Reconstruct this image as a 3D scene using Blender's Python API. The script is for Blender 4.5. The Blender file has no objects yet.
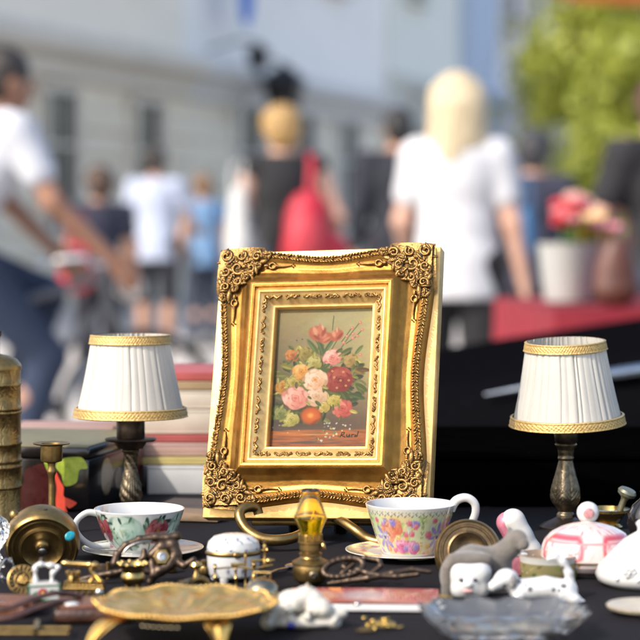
import bpy, bmesh, math, random
import numpy as np
from mathutils import Vector, Matrix, Euler
R = math.radians
rng = random.Random(7)
C = bpy.context.scene.collection
SC = bpy.context.scene

# ------------------------------------------------------------------ camera
F = 2133.33            # focal length in photo pixels (640 px frame, 80 mm on 24 mm)
TABLE = 0.84
CAMZ = TABLE + 0.275
PITCH = math.atan(100 / F)
cam_d = bpy.data.cameras.new('camera'); cam = bpy.data.objects.new('camera', cam_d); C.objects.link(cam)
cam.location = (0, 0, CAMZ); cam.rotation_euler = (math.pi / 2 - PITCH, 0, 0)
cam_d.sensor_width = 24; cam_d.lens = 80; cam_d.clip_start = 0.05; cam_d.clip_end = 600
cam_d.dof.use_dof = True; cam_d.dof.focus_distance = 1.80; cam_d.dof.aperture_fstop = 4.2
SC.camera = cam

def ray(px, py):
    a, b = (px - 320) / F, (320 - py) / F
    return Vector((a, math.cos(PITCH) + b * math.sin(PITCH), -math.sin(PITCH) + b * math.cos(PITCH)))
def P(px, py, d):                      # world point at world-Y = d seen at a photo pixel
    r = ray(px, py); t = d / r.y
    return Vector((r.x * t, d, CAMZ + r.z * t))
def on_table(px, py, z=TABLE):         # table point seen at a photo pixel
    r = ray(px, py); t = (z - CAMZ) / r.z
    return Vector((r.x * t, r.y * t, z))
def at_depth(px, d, z=TABLE):
    zc = d * math.cos(PITCH) + (CAMZ - z) * math.sin(PITCH)
    return Vector(((px - 320) / F * zc, d, z))
def hz(py, d, z0=TABLE):               # height above z0 of a point at depth d seen at row py
    return P(320, py, d).z - z0

# ------------------------------------------------------------------ mesh builder
class MB:
    def __init__(s): s.v = []; s.f = []; s.c = []
    def add(s, verts, faces, col=None):
        o = len(s.v); s.v.extend([tuple(map(float, p)) for p in verts]); s.f.extend([tuple(int(i) + o for i in f) for f in faces])
        if col is not None: s.c.extend(col)
        elif s.c: s.c.extend([(1, 1, 1)] * len(verts))
        return s
    def lathe(s, prof, n=64, M=None, cap0=True, cap1=True, rf=None):
        vs = []; fs = []
        k = len(prof)
        for j, (r, z) in enumerate(prof):
            for i in range(n):
                a = 2 * math.pi * i / n
                rr, zz = (r, z) if rf is None else rf(r, z, a, j)
                p = Vector((rr * math.cos(a), rr * math.sin(a), zz))
                vs.append(M @ p if M else p)
        for j in range(k - 1):
            for i in range(n):
                i2 = (i + 1) % n
                fs.append((j * n + i, j * n + i2, (j + 1) * n + i2, (j + 1) * n + i))
        if cap0 and prof[0][0] > 1e-9: fs.append(tuple(range(n - 1, -1, -1)))
        if cap1 and prof[-1][0] > 1e-9: fs.append(tuple((k - 1) * n + i for i in range(n)))
        return s.add(vs, fs)
    def tube(s, pts, rad, n=10, closed=False, flat=1.0):
        pts = [Vector(p) for p in pts]; m = len(pts)
        if not hasattr(rad, '__len__'): rad = [rad] * m
        vs = []; fs = []; up = None
        for i, p in enumerate(pts):
            if closed: t = pts[(i + 1) % m] - pts[i - 1]
            else: t = pts[min(i + 1, m - 1)] - pts[max(i - 1, 0)]
            t.normalize()
            if up is None:
                up = Vector((0, 0, 1)) if abs(t.z) < .9 else Vector((0, 1, 0))
            x = t.cross(up)
            if x.length < 1e-6: x = t.orthogonal()
            x.normalize(); y = x.cross(t).normalized(); up = y
            for k in range(n):
                a = 2 * math.pi * k / n
                vs.append(p + x * math.cos(a) * rad[i] + y * math.sin(a) * rad[i] * flat)
        for i in range(m if closed else m - 1):
            for k in range(n):
                k2 = (k + 1) % n; i2 = (i + 1) % m
                fs.append((i * n + k, i * n + k2, i2 * n + k2, i2 * n + k))
        if not closed:
            fs.append(tuple(range(n - 1, -1, -1))); fs.append(tuple((m - 1) * n + k for k in range(n)))
        return s.add(vs, fs)
    def ell(s, c, r, rot=None, n=14, m=9, col=None):
        c = Vector(c); vs = []; fs = []
        if not hasattr(r, '__len__'): r = (r, r, r)
        for j in range(m + 1):
            t = math.pi * j / m
            for i in range(n):
                a = 2 * math.pi * i / n
                p = Vector((r[0] * math.sin(t) * math.cos(a), r[1] * math.sin(t) * math.sin(a), r[2] * math.cos(t)))
                if rot is not None: p = rot @ p
                vs.append(c + p)
        for j in range(m):
            for i in range(n):
                i2 = (i + 1) % n
                fs.append((j * n + i, (j + 1) * n + i, (j + 1) * n + i2, j * n + i2))
        return s.add(vs, fs, [col] * len(vs) if col else None)
    def box(s, c, size, bev=0.0, rot=None, seg=2):
        bm = bmesh.new(); bmesh.ops.create_cube(bm, size=1)
        bmesh.ops.scale(bm, vec=size, verts=bm.verts)
        if bev: bmesh.ops.bevel(bm, geom=bm.edges[:], offset=bev, segments=seg, affect='EDGES', profile=.5)
        bm.verts.index_update(); c = Vector(c)
        vs = [(rot @ v.co if rot is not None else v.co) + c for v in bm.verts]
        fs = [[v.index for v in f.verts] for f in bm.faces]; bm.free()
        return s.add(vs, fs)
    def prism(s, poly, y0, y1, bev=0.0):      # polygon in x,z extruded along y
        bm = bmesh.new(); vs = [bm.verts.new((x, y0, z)) for x, z in poly]
        f = bm.faces.new(vs); g = bmesh.ops.extrude_face_region(bm, geom=[f])
        for v in g['geom']:
            if isinstance(v, bmesh.types.BMVert): v.co.y = y1
        bmesh.ops.recalc_face_normals(bm, faces=bm.faces)
        if bev: bmesh.ops.bevel(bm, geom=bm.edges[:], offset=bev, segments=2, affect='EDGES')
        bm.verts.index_update()
        s.add([v.co.copy() for v in bm.verts], [[v.index for v in f.verts] for f in bm.faces]); bm.free()
        return s
    def grid(s, fn, nu, nv, wrapu=False, colfn=None):
        vs = []; fs = []; cs = []
        for j in range(nv):
            for i in range(nu):
                u = i / nu if wrapu else i / (nu - 1); v = j / (nv - 1)
                vs.append(fn(u, v))
                if colfn: cs.append(colfn(u, v))
        for j in range(nv - 1):
            for i in range(nu if wrapu else nu - 1):
                i2 = (i + 1) % nu
                fs.append((j * nu + i, j * nu + i2, (j + 1) * nu + i2, (j + 1) * nu + i))
        return s.add(vs, fs, cs if colfn else None)
    def xf(s, M): s.v = [tuple(M @ Vector(p)) for p in s.v]; return s
    def build(s, name, mat, parent=None, smooth=True, angle=40, loc=None, recalc=False):
        me = bpy.data.meshes.new(name); me.from_pydata(s.v, [], s.f)
        if s.c:
            at = me.color_attributes.new('Col', 'FLOAT_COLOR', 'POINT')
            a = np.ones((len(s.v), 4), dtype=np.float32); a[:, :3] = np.array(s.c, dtype=np.float32)
            at.data.foreach_set('color', a.ravel())
        if recalc:
            bm = bmesh.new(); bm.from_mesh(me); bmesh.ops.recalc_face_normals(bm, faces=bm.faces); bm.to_mesh(me); bm.free()
        me.materials.append(mat); me.update()
        if smooth:
            me.polygons.foreach_set('use_smooth', [True] * len(me.polygons))
            if angle: me.set_sharp_from_angle(angle=R(angle))
        o = bpy.data.objects.new(name, me); C.objects.link(o)
        if parent: o.parent = parent
        if loc is not None: o.location = loc
        return o

def thing(name, label, cat, loc=(0, 0, 0), rotz=0, group=None):
    o = bpy.data.objects.new(name, None); C.objects.link(o); o.empty_display_size = .02
    o.location = loc; o.rotation_euler = (0, 0, rotz)
    return tag(o, label, cat, group)
def tag(o, label, cat, group=None):
    o['label'] = label; o['category'] = cat
    if group: o['group'] = group
    return o
def struct(o): o['kind'] = 'structure'; return o
def copy_tree(o, parent=None):
    c = o.copy(); C.objects.link(c)
    if parent: c.parent = parent
    for ch in list(o.children): copy_tree(ch, c)
    return c

# ------------------------------------------------------------------ implicit bodies
def align(v):                                    # rotation taking +Z to v
    return np.array(Vector(v).normalized().to_track_quat('Z', 'Y').to_matrix())
def cone(a, ra, b, rb): return ('c', np.array(a, float), ra, np.array(b, float), rb)
def ell(c, r, rot=None): return ('e', np.array(c, float), np.array(r if hasattr(r, '__len__') else (r, r, r), float), np.eye(3) if rot is None else np.array(rot))
def chain(pts): return [cone(p[:3], p[3], q[:3], q[3]) for p, q in zip(pts, pts[1:])]
def sdf_mesh(prims, res, k=0.02, cuts=()):
    lo = np.full(3, 1e9); hi = np.full(3, -1e9); bbs = []
    for p in prims:
        if p[0] == 'c':
            a = np.minimum(p[1] - p[2], p[3] - p[4]); b = np.maximum(p[1] + p[2], p[3] + p[4])
        else:
            m = p[2].max(); a = p[1] - m; b = p[1] + m
        bbs.append((a, b)); lo = np.minimum(lo, a); hi = np.maximum(hi, b)
    lo -= 3 * res; hi += 3 * res
    n = np.ceil((hi - lo) / res).astype(int) + 1
    mg = k + 4 * res
    D = np.full(n, mg, dtype=np.float32)
    ax = [lo[i] + res * np.arange(n[i]) for i in range(3)]
    for p, (a, b) in zip(prims, bbs):
        i0 = np.maximum(((a - mg - lo) / res).astype(int), 0); i1 = np.minimum(((b + mg - lo) / res).astype(int) + 2, n)
        X = np.stack(np.meshgrid(*[ax[i][i0[i]:i1[i]] for i in range(3)], indexing='ij'), -1)
        if p[0] == 'c':
            ba = p[3] - p[1]; L = max(ba @ ba, 1e-12); pa = X - p[1]
            t = np.clip((pa @ ba) / L, 0, 1)
            d = np.linalg.norm(pa - t[..., None] * ba, axis=-1) - (p[2] + (p[4] - p[2]) * t)
        else:
            q = (X - p[1]) @ p[3]
            k0 = np.linalg.norm(q / p[2], axis=-1); k1 = np.linalg.norm(q / p[2] ** 2, axis=-1)
            d = k0 * (k0 - 1) / np.maximum(k1, 1e-9)
        sl = tuple(slice(i0[i], i1[i]) for i in range(3))
        e = D[sl]; h = np.clip(.5 + .5 * (e - d) / k, 0, 1)
        D[sl] = np.minimum(e, e + (d - e) * h - k * h * (1 - h))
    for c0, nn in cuts:                              # keep the side the normal points away from
        nn = np.array(nn, float); nn /= np.linalg.norm(nn); c0 = np.array(c0, float)
        pl = ((ax[0] - c0[0]) * nn[0])[:, None, None] + ((ax[1] - c0[1]) * nn[1])[None, :, None] + ((ax[2] - c0[2]) * nn[2])[None, None, :]
        D = np.maximum(D, pl)
    D = D.astype(np.float64); inside = D < 0
    cs = tuple(s - 1 for s in D.shape)
    acc = np.zeros(cs + (3,)); cnt = np.zeros(cs)
    offs = [(i, j, l) for i in (0, 1) for j in (0, 1) for l in (0, 1)]
    def sub(A, o): return A[o[0]:o[0] + cs[0], o[1]:o[1] + cs[1], o[2]:o[2] + cs[2]]
    for o1 in offs:
        for axi in range(3):
            if o1[axi]: continue
            o2 = list(o1); o2[axi] = 1
            a, b = sub(D, o1), sub(D, o2); m = (a < 0) != (b < 0)
            t = np.where(m, a / np.where(m, a - b, 1), 0)
            for q in range(3):
                acc[..., q] += np.where(m, o1[q] + (t if q == axi else 0), 0)
            cnt += m
    act = cnt > 0; idx = np.full(cs, -1); idx[act] = np.arange(act.sum())
    g = np.argwhere(act); V = lo + res * (g + acc[act] / cnt[act][:, None])
    Fq = []
    for axi in range(3):
        u, w = (axi + 1) % 3, (axi + 2) % 3
        s1 = [slice(None)] * 3; s2 = [slice(None)] * 3; s1[axi] = slice(0, -1); s2[axi] = slice(1, None)
        m = inside[tuple(s1)] != inside[tuple(s2)]; fl = inside[tuple(s1)]
        e = np.argwhere(m); fl = fl[m]
        ok = (e[:, u] > 0) & (e[:, w] > 0) & (e[:, u] < cs[u]) & (e[:, w] < cs[w])
        e = e[ok]; fl = fl[ok]
        def cell(du, dw):
            c = e.copy(); c[:, u] -= du; c[:, w] -= dw
            return idx[c[:, 0], c[:, 1], c[:, 2]]
        q = np.stack([cell(1, 1), cell(0, 1), cell(0, 0), cell(1, 0)], 1)
        q[~fl] = q[~fl][:, ::-1]; Fq.append(q)
    return V, np.concatenate(Fq)
def sdf_obj(name, prims, res, k, mat, parent, cuts=(), colfn=None, smooth=2):
    V, Q = sdf_mesh(prims, res, k, cuts)
    if not cuts:
        for _ in range(smooth):                      # light relaxation
            S = np.zeros_like(V); n = np.zeros(len(V))
            for i in range(4):
                a, b = Q[:, i], Q[:, (i + 1) % 4]
                np.add.at(S, a, V[b]); np.add.at(n, a, 1); np.add.at(S, b, V[a]); np.add.at(n, b, 1)
            V = .5 * V + .5 * S / np.maximum(n, 1)[:, None]
    m = MB(); m.add(V, Q, [colfn(p) for p in V] if colfn else None)
    return m.build(name, mat, parent, angle=50)

# ------------------------------------------------------------------ materials
def lin(c):
    c = np.asarray(c, float) / 255.; return tuple(np.where(c <= .04045, c / 12.92, ((c + .055) / 1.055) ** 2.4))
MATS = {}
ALBEDO = [.80]                  # light balance put into base colours: stall and people darker than the houses
def mat(name, col, rough=.5, metal=0.0, var=.12, scale=60, bump=0.0, bscale=200, coat=0.0, trans=0.0, ior=1.5, rvar=.1,
        col2=None, vcol=False, sss=0.0, translucent=0.0, sheen=0.0, det=4, stretch=None, bdist=.001, pattern=None, spec=None):
    if name in MATS: return MATS[name]
    m = bpy.data.materials.new(name); m.use_nodes = True; nt = m.node_tree; N = nt.nodes; L = nt.links
    b = N['Principled BSDF']
    tc = N.new('ShaderNodeTexCoord'); src = tc.outputs['Object']
    if stretch:
        mp = N.new('ShaderNodeMapping'); mp.inputs['Scale'].default_value = stretch; L.new(src, mp.inputs[0]); src = mp.outputs[0]
    nz = N.new('ShaderNodeTexNoise'); nz.inputs['Scale'].default_value = scale; nz.inputs['Detail'].default_value = det; nz.inputs['Roughness'].default_value = .6
    L.new(src, nz.inputs['Vector'])
    rp = N.new('ShaderNodeMapRange'); rp.inputs[1].default_value = .3; rp.inputs[2].default_value = .7
    L.new(nz.outputs[0], rp.inputs[0])
    mx = N.new('ShaderNodeMix'); mx.data_type = 'RGBA'; L.new(rp.outputs[0], mx.inputs[0])
    c = tuple(col)[:3]
    c2 = tuple(col2)[:3] if col2 is not None else tuple(x * (1 - 2 * var) for x in c)
    if not trans: c = tuple(x * ALBEDO[0] for x in c); c2 = tuple(x * ALBEDO[0] for x in c2)
    mx.inputs[6].default_value = (*c2, 1); mx.inputs[7].default_value = (*c, 1)
    out = mx.outputs[2]
    if vcol:
        at = N.new('ShaderNodeAttribute'); at.attribute_name = 'Col'
        mu = N.new('ShaderNodeMix'); mu.data_type = 'RGBA'; mu.blend_type = 'MULTIPLY'; mu.inputs[0].default_value = 1
        L.new(at.outputs['Color'], mu.inputs[6]); L.new(out, mu.inputs[7]); out = mu.outputs[2]
    L.new(out, b.inputs['Base Color'])
    b.inputs['Metallic'].default_value = metal
    rr = N.new('ShaderNodeMapRange'); rr.inputs[3].default_value = max(0, rough - rvar); rr.inputs[4].default_value = min(1, rough + rvar)
    L.new(nz.outputs[0], rr.inputs[0]); L.new(rr.outputs[0], b.inputs['Roughness'])
    b.inputs['Coat Weight'].default_value = coat; b.inputs['Coat Roughness'].default_value = .05
    b.inputs['Transmission Weight'].default_value = trans; b.inputs['IOR'].default_value = ior
    if spec is not None: b.inputs['Specular IOR Level'].default_value = spec
    if sss: b.inputs['Subsurface Weight'].default_value = sss; b.inputs['Subsurface Radius'].default_value = (.01, .004, .002)
    if sheen: b.inputs['Sheen Weight'].default_value = sheen
    if bump:
        bp = N.new('ShaderNodeBump'); bp.inputs['Strength'].default_value = bump; bp.inputs['Distance'].default_value = bdist
        if pattern == 'voronoi':
            t = N.new('ShaderNodeTexVoronoi'); t.inputs['Scale'].default_value = bscale; L.new(src, t.inputs['Vector']); L.new(t.outputs['Distance'], bp.inputs['Height'])
        elif pattern == 'wave':
            t = N.new('ShaderNodeTexWave'); t.inputs['Scale'].default_value = bscale; t.inputs['Distortion'].default_value = 9; t.inputs['Detail'].default_value = 3; t.inputs['Detail Scale'].default_value = 2
            L.new(src, t.inputs['Vector']); L.new(t.outputs['Fac'], bp.inputs['Height'])
        else:
            t = N.new('ShaderNodeTexNoise'); t.inputs['Scale'].default_value = bscale; t.inputs['Detail'].default_value = 5; L.new(src, t.inputs['Vector']); L.new(t.outputs[0], bp.inputs['Height'])
        L.new(bp.outputs[0], b.inputs['Normal'])
    if translucent:
        tr = N.new('ShaderNodeBsdfTranslucent'); L.new(out, tr.inputs['Color'])
        ms = N.new('ShaderNodeMixShader'); ms.inputs[0].default_value = translucent
        L.new(b.outputs[0], ms.inputs[1]); L.new(tr.outputs[0], ms.inputs[2]); L.new(ms.outputs[0], N['Material Output'].inputs[0])
    MATS[name] = m; return m

gold = mat('gilt', (.43, .215, .046), .38, .90, col2=(.30, .145, .03), scale=90, bump=.25, bscale=500, bdist=.0006)
gold_pale = mat('pale_gilt', (.86, .58, .23), .40, .66, col2=(.70, .43, .14), scale=120, bump=.2, bscale=600, bdist=.0005)
gold_dark = mat('antique_gilt', (.34, .195, .06), .40, .85, col2=(.13, .072, .025), scale=220, bump=.5, bscale=700, bdist=.0008)
brass_old = mat('old_brass', (.36, .24, .085), .36, .95, col2=(.25, .16, .06), scale=110, bump=.25, bscale=300, bdist=.0006)
brass = mat('polished_brass', (.72, .50, .19), .24, 1, col2=(.52, .33, .10), scale=110, bump=.12, bscale=350, bdist=.0005)
brass_eng = mat('engraved_brass', (.40, .28, .11), .40, .95, col2=(.20, .13, .05), scale=150, bump=.35, bscale=75, pattern='wave', bdist=.0006)
bronze = mat('dark_bronze', (.085, .062, .045), .40, .85, col2=(.05, .036, .026), scale=160, bump=.3, bscale=400, bdist=.0006)
bronze_pale = mat('worn_bronze', (.26, .21, .14), .36, .9, col2=(.09, .07, .045), scale=220, bump=.4, bscale=420, bdist=.0008)  # paler bronze, mottled with dark by noise
silver = mat('tarnished_silver', (.62, .60, .56), .25, 1, col2=(.4, .38, .34), scale=120)
iron = mat('brown_iron', (.12, .082, .055), .42, .8, col2=(.055, .036, .025), scale=140, bump=.5, bscale=350, bdist=.0008)
porcelain = mat('white_porcelain', (.60, .59, .565), .16, 0, var=.02, coat=.6)
porcelain_v = mat('painted_porcelain', (.74, .74, .74), .16, 0, var=.01, coat=.6, vcol=True)
bisque = mat('bisque_porcelain', (.60, .585, .54), .45, 0, var=.05, scale=150, bump=.1)
amber = mat('amber_glass', (1.0, .84, .10), .03, 0, var=.03, trans=1, ior=1.45, rvar=.02)
crystal = mat('clear_crystal', (.98, .98, .96), .02, 0, var=.0, trans=.96, ior=1.52, rvar=.01)
vpaint = mat('oil_paint', (.80, .80, .80), .6, 0, var=.05, scale=500, vcol=True, bump=.25, bscale=700, bdist=.0004, spec=.15)
# ------------------------------------------------------------------ a small brush-and-canvas to colour painted surfaces (stored per vertex)
class Canvas:
    def __init__(s, W, H, bg): s.W, s.H = W, H; s.a = np.zeros((H, W, 3)); s.a[:] = np.array(bg) / 255.; s.r = random.Random(3)
    def dab(s, x, y, rx, ry, ang, col, al=1.0, soft=.25):
        m = max(rx, ry) * 1.05 + 1
        x0, x1, y0, y1 = int(max(0, x - m)), int(min(s.W, x + m + 1)), int(max(0, y - m)), int(min(s.H, y + m + 1))
        if x1 <= x0 or y1 <= y0: return
        X, Y = np.meshgrid(np.arange(x0, x1) - x, np.arange(y0, y1) - y)
        c, q = math.cos(ang), math.sin(ang)
        d = np.sqrt(((X * c + Y * q) / rx) ** 2 + ((-X * q + Y * c) / ry) ** 2)
        w = np.clip((1 - d) / soft, 0, 1)[..., None] * al
        s.a[y0:y1, x0:x1] = s.a[y0:y1, x0:x1] * (1 - w) + np.array(col) / 255. * w
    def line(s, pts, w, col, al=1.0):
        for (x0, y0), (x1, y1) in zip(pts, pts[1:]):
            n = max(2, int(math.hypot(x1 - x0, y1 - y0) / max(w * .5, .5)))
            for i in range(n + 1): s.dab(x0 + (x1 - x0) * i / n, y0 + (y1 - y0) * i / n, w, w, 0, col, al, .5)
    def leaf(s, x, y, l, w, ang, col, vein=None):
        s.dab(x, y, l, w, ang, col, 1, .3)
        c, q = math.cos(ang), math.sin(ang)
        s.dab(x - q * w * .35, y + c * w * .35, l * .85, w * .4, ang, tuple(min(255, k * 1.25 + 12) for k in col), .7, .6)
        if vein: s.line([(x - c * l * .8, y - q * l * .8), (x + c * l * .8, y + q * l * .8)], max(.7, w * .1), vein, .7)
    def rose(s, x, y, r, dark, mid, light, n=4):
        A = np.array; ph = s.r.random() * 6; m0 = 7
        for i in range(m0):                       # ragged outer petals
            a = ph + 2 * math.pi * i / m0 + s.r.uniform(-.25, .25); q = r * s.r.uniform(.48, .66); t = s.r.random()
            s.dab(x + q * math.cos(a), y + q * .9 * math.sin(a), r * s.r.uniform(.42, .56), r * s.r.uniform(.36, .48), a + math.pi / 2, A(mid) * (.78 + .25 * t), 1, .25)
        s.dab(x, y, r * .75, r * .7, 0, mid, 1, .3)
        for k in range(n):
            rho = r * (.80 - .66 * k / n); m = max(3, 7 - k); ph = s.r.random() * 6
            for i in range(m):
                a = ph + 2 * math.pi * i / m + s.r.uniform(-.35, .35)
                px, py = x + rho * math.cos(a), y + rho * math.sin(a) * .9
                t = np.clip(.5 - .55 * math.cos(a - .8) + s.r.uniform(-.35, .35), 0, 1)      # light from the upper side
                s.dab(px, py, r * s.r.uniform(.26, .42), r * s.r.uniform(.12, .21), a + math.pi / 2 + s.r.uniform(-.3, .3), A(mid) * (1 - t) + A(light) * t, .9, .5)
                s.dab(x + rho * .76 * math.cos(a), y + rho * .70 * math.sin(a), r * s.r.uniform(.18, .3), r * s.r.uniform(.05, .09), a + math.pi / 2 + s.r.uniform(-.2, .2), dark, .6, .7)
        s.dab(x + r * .38, y + r * .42, r * .72, r * .42, -.7, dark, .42, 1)
        s.dab(x - r * .34, y - r * .38, r * .5, r * .26, -.7, light, .5, 1)
        s.dab(x, y, r * .2, r * .16, .4, dark, .75, .8)
    def lut(s):
        c = np.clip(s.a, 0, 1); return np.where(c <= .04045, c / 12.92, ((c + .055) / 1.055) ** 2.4)

def flower_picture():
    W, H = 235, 347; c = Canvas(W, H, (120, 112, 88))
    y = np.linspace(0, 1, H)[:, None, None]; x = np.linspace(0, 1, W)[None, :, None]
    A = np.array
    top = A((166, 152, 104)) * (1 - x) + A((192, 188, 138)) * x
    mid = A((112, 102, 78)) * (1 - x) + A((186, 176, 126)) * x
    low = A((92, 82, 72)) * (1 - x) + A((112, 92, 76)) * x
    t1 = np.clip(y / .45, 0, 1); t2 = np.clip((y - .45) / .35, 0, 1)
    c.a = ((top * (1 - t1) + mid * t1) * (1 - t2) + low * t2) / 255.
    r = c.r
    for i in range(420):
        px, py = r.random() * W, r.random() * H * .82
        col = c.a[int(py), int(px)] * 255 + A((r.uniform(-14, 16), r.uniform(-12, 16), r.uniform(-12, 10)))
        c.dab(px, py, r.uniform(6, 18), r.uniform(3, 7), r.uniform(-.9, .3), col, .5, .9)
    for i in range(10): c.dab(W * .62 + r.uniform(-50, 60), 40 + r.uniform(-25, 40), 40, 16, r.uniform(-.5, .2), (186, 184, 140), .28, 1)
    for i in range(260):
        py = H * (.855 + .145 * r.random()); t = (py / H - .855) / .145
        col = A((196, 116, 60)) * (1 - t) + A((158, 92, 62)) * t + r.uniform(-18, 18)
        c.dab(r.random() * W, py, r.uniform(14, 34), r.uniform(1.5, 4), r.uniform(-.05, .05), col, .7, .8)
    c.dab(W * .45, H * .885, 90, 4, 0, (228, 158, 92), .8, .9); c.dab(W * .2, H * .875, 50, 3, 0, (220, 140, 70), .7, .9)
    c.dab(W * .3, H * .81, 95, 12, 0, (84, 66, 58), .55, 1)
    Z = .5
    def q(a, b): return (a - 105) * Z, (b - 85) * Z
    for k in range(150):
        t = r.random() * 6.3; q_ = r.random() ** .6; a, b = 320 + 205 * q_ * math.cos(t), 455 + 185 * q_ * math.sin(t); px, py = q(a, b)
        c.leaf(px, py, r.uniform(9, 20), r.uniform(3, 8), t + r.uniform(-.9, .9), r.choice([(66, 74, 42), (84, 96, 52), (58, 62, 44), (104, 112, 62), (92, 82, 50), (120, 122, 72)]))
    for (a, b, l, w, an, col) in [(200, 620, 40, 20, .8, (96, 108, 52)), (150, 605, 42, 22, -.5, (104, 118, 62)), (520, 480, 38, 16, .6, (84, 98, 52)), (500, 400, 40, 18, .4, (118, 100, 56)), (500, 520, 46, 15, .3, (70, 88, 52)),
                               (180, 375, 40, 17, .3, (132, 130, 62)), (150, 415, 46, 14, 0, (112, 112, 62)), (150, 520, 44, 22, .4, (92, 92, 62)), (330, 290, 60, 13, 1.2, (82, 100, 62)), (290, 280, 50, 12, .9, (92, 108, 62)), (365, 275, 50, 10, -1, (86, 106, 66)), (440, 310, 40, 14, -.6, (92, 102, 58)), (500, 300, 32, 10, -.9, (104, 120, 70)),
                               (260, 460, 50, 26, .7, (78, 96, 46)), (350, 480, 50, 26, -.4, (72, 88, 44)), (340, 400, 50, 25, .2, (84, 102, 50)), (400, 500, 50, 22, .3, (82, 90, 44)), (450, 520, 44, 20, 1, (74, 84, 44)), (250, 590, 44, 22, .2, (70, 74, 44)), (350, 570, 52, 26, .1, (78, 80, 46)),
                               (470, 545, 46, 16, -.3, (66, 80, 50)), (525, 395, 34, 12, .1, (96, 74, 46)), (130, 590, 36, 18, -1, (118, 128, 72)), (280, 330, 40, 16, -.8, (102, 118, 60)), (225, 350, 36, 14, .9, (92, 106, 54))]:
        px, py = q(a, b); c.leaf(px, py, l * Z, w * Z, an, col)
    for pts in ([(385, 245), (375, 215), (378, 135)], [(420, 290), (455, 230), (500, 165)], [(440, 270), (480, 240), (510, 205)], [(420, 260), (440, 230), (465, 190)], [(300, 250), (330, 300), (330, 380)], [(400, 250), (370, 310), (350, 380)]):
        c.line([q(*p) for p in pts], 1.4, (96, 112, 66), .9)
    for a, b in ((465, 195), (470, 225), (500, 170), (510, 205), (490, 235), (443, 235), (470, 245), (430, 265), (508, 325)):
        px, py = q(a, b); c.dab(px, py, 5.5, 4.5, 0, (212, 132, 112), .95, .5); c.dab(px - 1, py - 1, 2.5, 2, 0, (238, 188, 164), .9, .6)
    for a, b, rr, an in ((310, 220, 46, .5), (345, 240, 34, -.3), (395, 230, 34, -.6)):
        px, py = q(a, b); c.dab(px, py, rr * Z * 1.1, rr * Z * .85, an, (186, 104, 76), 1, .25); c.dab(px - 4, py - 5, rr * Z * .6, rr * Z * .5, an, (218, 150, 118), .8, .6); c.dab(px + 5, py + 5, rr * Z * .5, rr * Z * .25, an, (150, 72, 58), .6, .7)
    for a, b, an, l, col in ((296, 205, 1.2, 15, (226, 166, 130)), (318, 198, 1.5, 17, (204, 124, 94)), (336, 214, 1.9, 15, (160, 82, 64)), (306, 238, .6, 12, (150, 76, 58)), (382, 222, 1.2, 12, (222, 160, 126)), (400, 214, 1.7, 13, (196, 112, 84)), (412, 232, 2.2, 12, (150, 74, 58)), (350, 246, 2.6, 12, (214, 146, 112)), (330, 190, 1.3, 9, (232, 180, 148)), (396, 204, 1.5, 8, (230, 176, 144))):
        px, py = q(a, b); c.dab(px, py, l, l * .36, an, col, .85, .5)
    for a, b, rr, d, m, l in [(200, 320, 32, (140, 70, 40), (186, 112, 66), (214, 150, 84)), (255, 315, 34, (110, 96, 40), (150, 140, 70), (180, 160, 90)), (165, 475, 36, (140, 84, 30), (188, 128, 54), (214, 168, 80)), (300, 360, 34, (130, 120, 50), (178, 172, 92), (206, 200, 130)), (210, 455, 34, (120, 110, 40), (170, 156, 70), (206, 190, 110)), (465, 350, 32, (130, 100, 50), (170, 142, 80), (190, 170, 110)),
                              (380, 335, 40, (192, 92, 84), (228, 150, 134), (248, 208, 190)), (245, 402, 40, (186, 112, 40), (222, 160, 78), (240, 200, 124)), (420, 440, 62, (104, 34, 30), (150, 58, 50), (184, 92, 76)), (320, 520, 48, (184, 140, 100), (222, 188, 150), (240, 216, 186)), (310, 440, 53, (206, 140, 92), (238, 198, 158), (252, 232, 206)), (225, 527, 56, (200, 104, 88), (232, 160, 140), (248, 206, 188)), (440, 577, 46, (164, 60, 54), (206, 102, 90), (230, 148, 130)),
                              (400, 540, 30, (140, 120, 40), (190, 176, 80), (216, 204, 120)), (355, 572, 28, (150, 130, 50), (196, 176, 90), (222, 206, 130)), (212, 628, 34, (126, 124, 50), (184, 178, 92), (214, 206, 130)), (160, 600, 30, (86, 96, 46), (126, 136, 76), (160, 168, 104))]:
        px, py = q(a, b); c.rose(px, py, rr * Z * 1.14, d, m, l)
        for k in range(3):
            t = r.random() * 6.3; c.leaf(px + rr * Z * 1.15 * math.cos(t), py + rr * Z * 1.1 * math.sin(t), r.uniform(6, 12), r.uniform(2.5, 5), t + r.uniform(-.8, .8), r.choice([(120, 126, 64), (156, 154, 80), (84, 98, 54), (182, 172, 96), (100, 92, 56)]))
    for a, b in ((425, 445), (462, 445), (435, 405), (395, 430), (410, 480), (385, 400), (450, 470)):
        px, py = q(a, b); c.dab(px, py, 3.4, 3.2, 0, (226, 190, 120), .95, .5); c.dab(px, py, 1.4, 1.4, 0, (120, 60, 40), .9, .6)
    px, py = q(310, 440); c.dab(px, py, 5, 4.5, 0, (214, 150, 70), .9, .6)
    px, py = q(300, 610); c.dab(px, py, 27, 24, 0, (196, 96, 44), 1, .3); c.dab(px, py, 20, 17, 0, (228, 124, 56), .8, .7); c.dab(px - 1, py, 9, 8, 0, (250, 190, 96), .9, .9); c.dab(px + 12, py + 14, 18, 6, -.5, (120, 56, 36), .5, .8)
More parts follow.
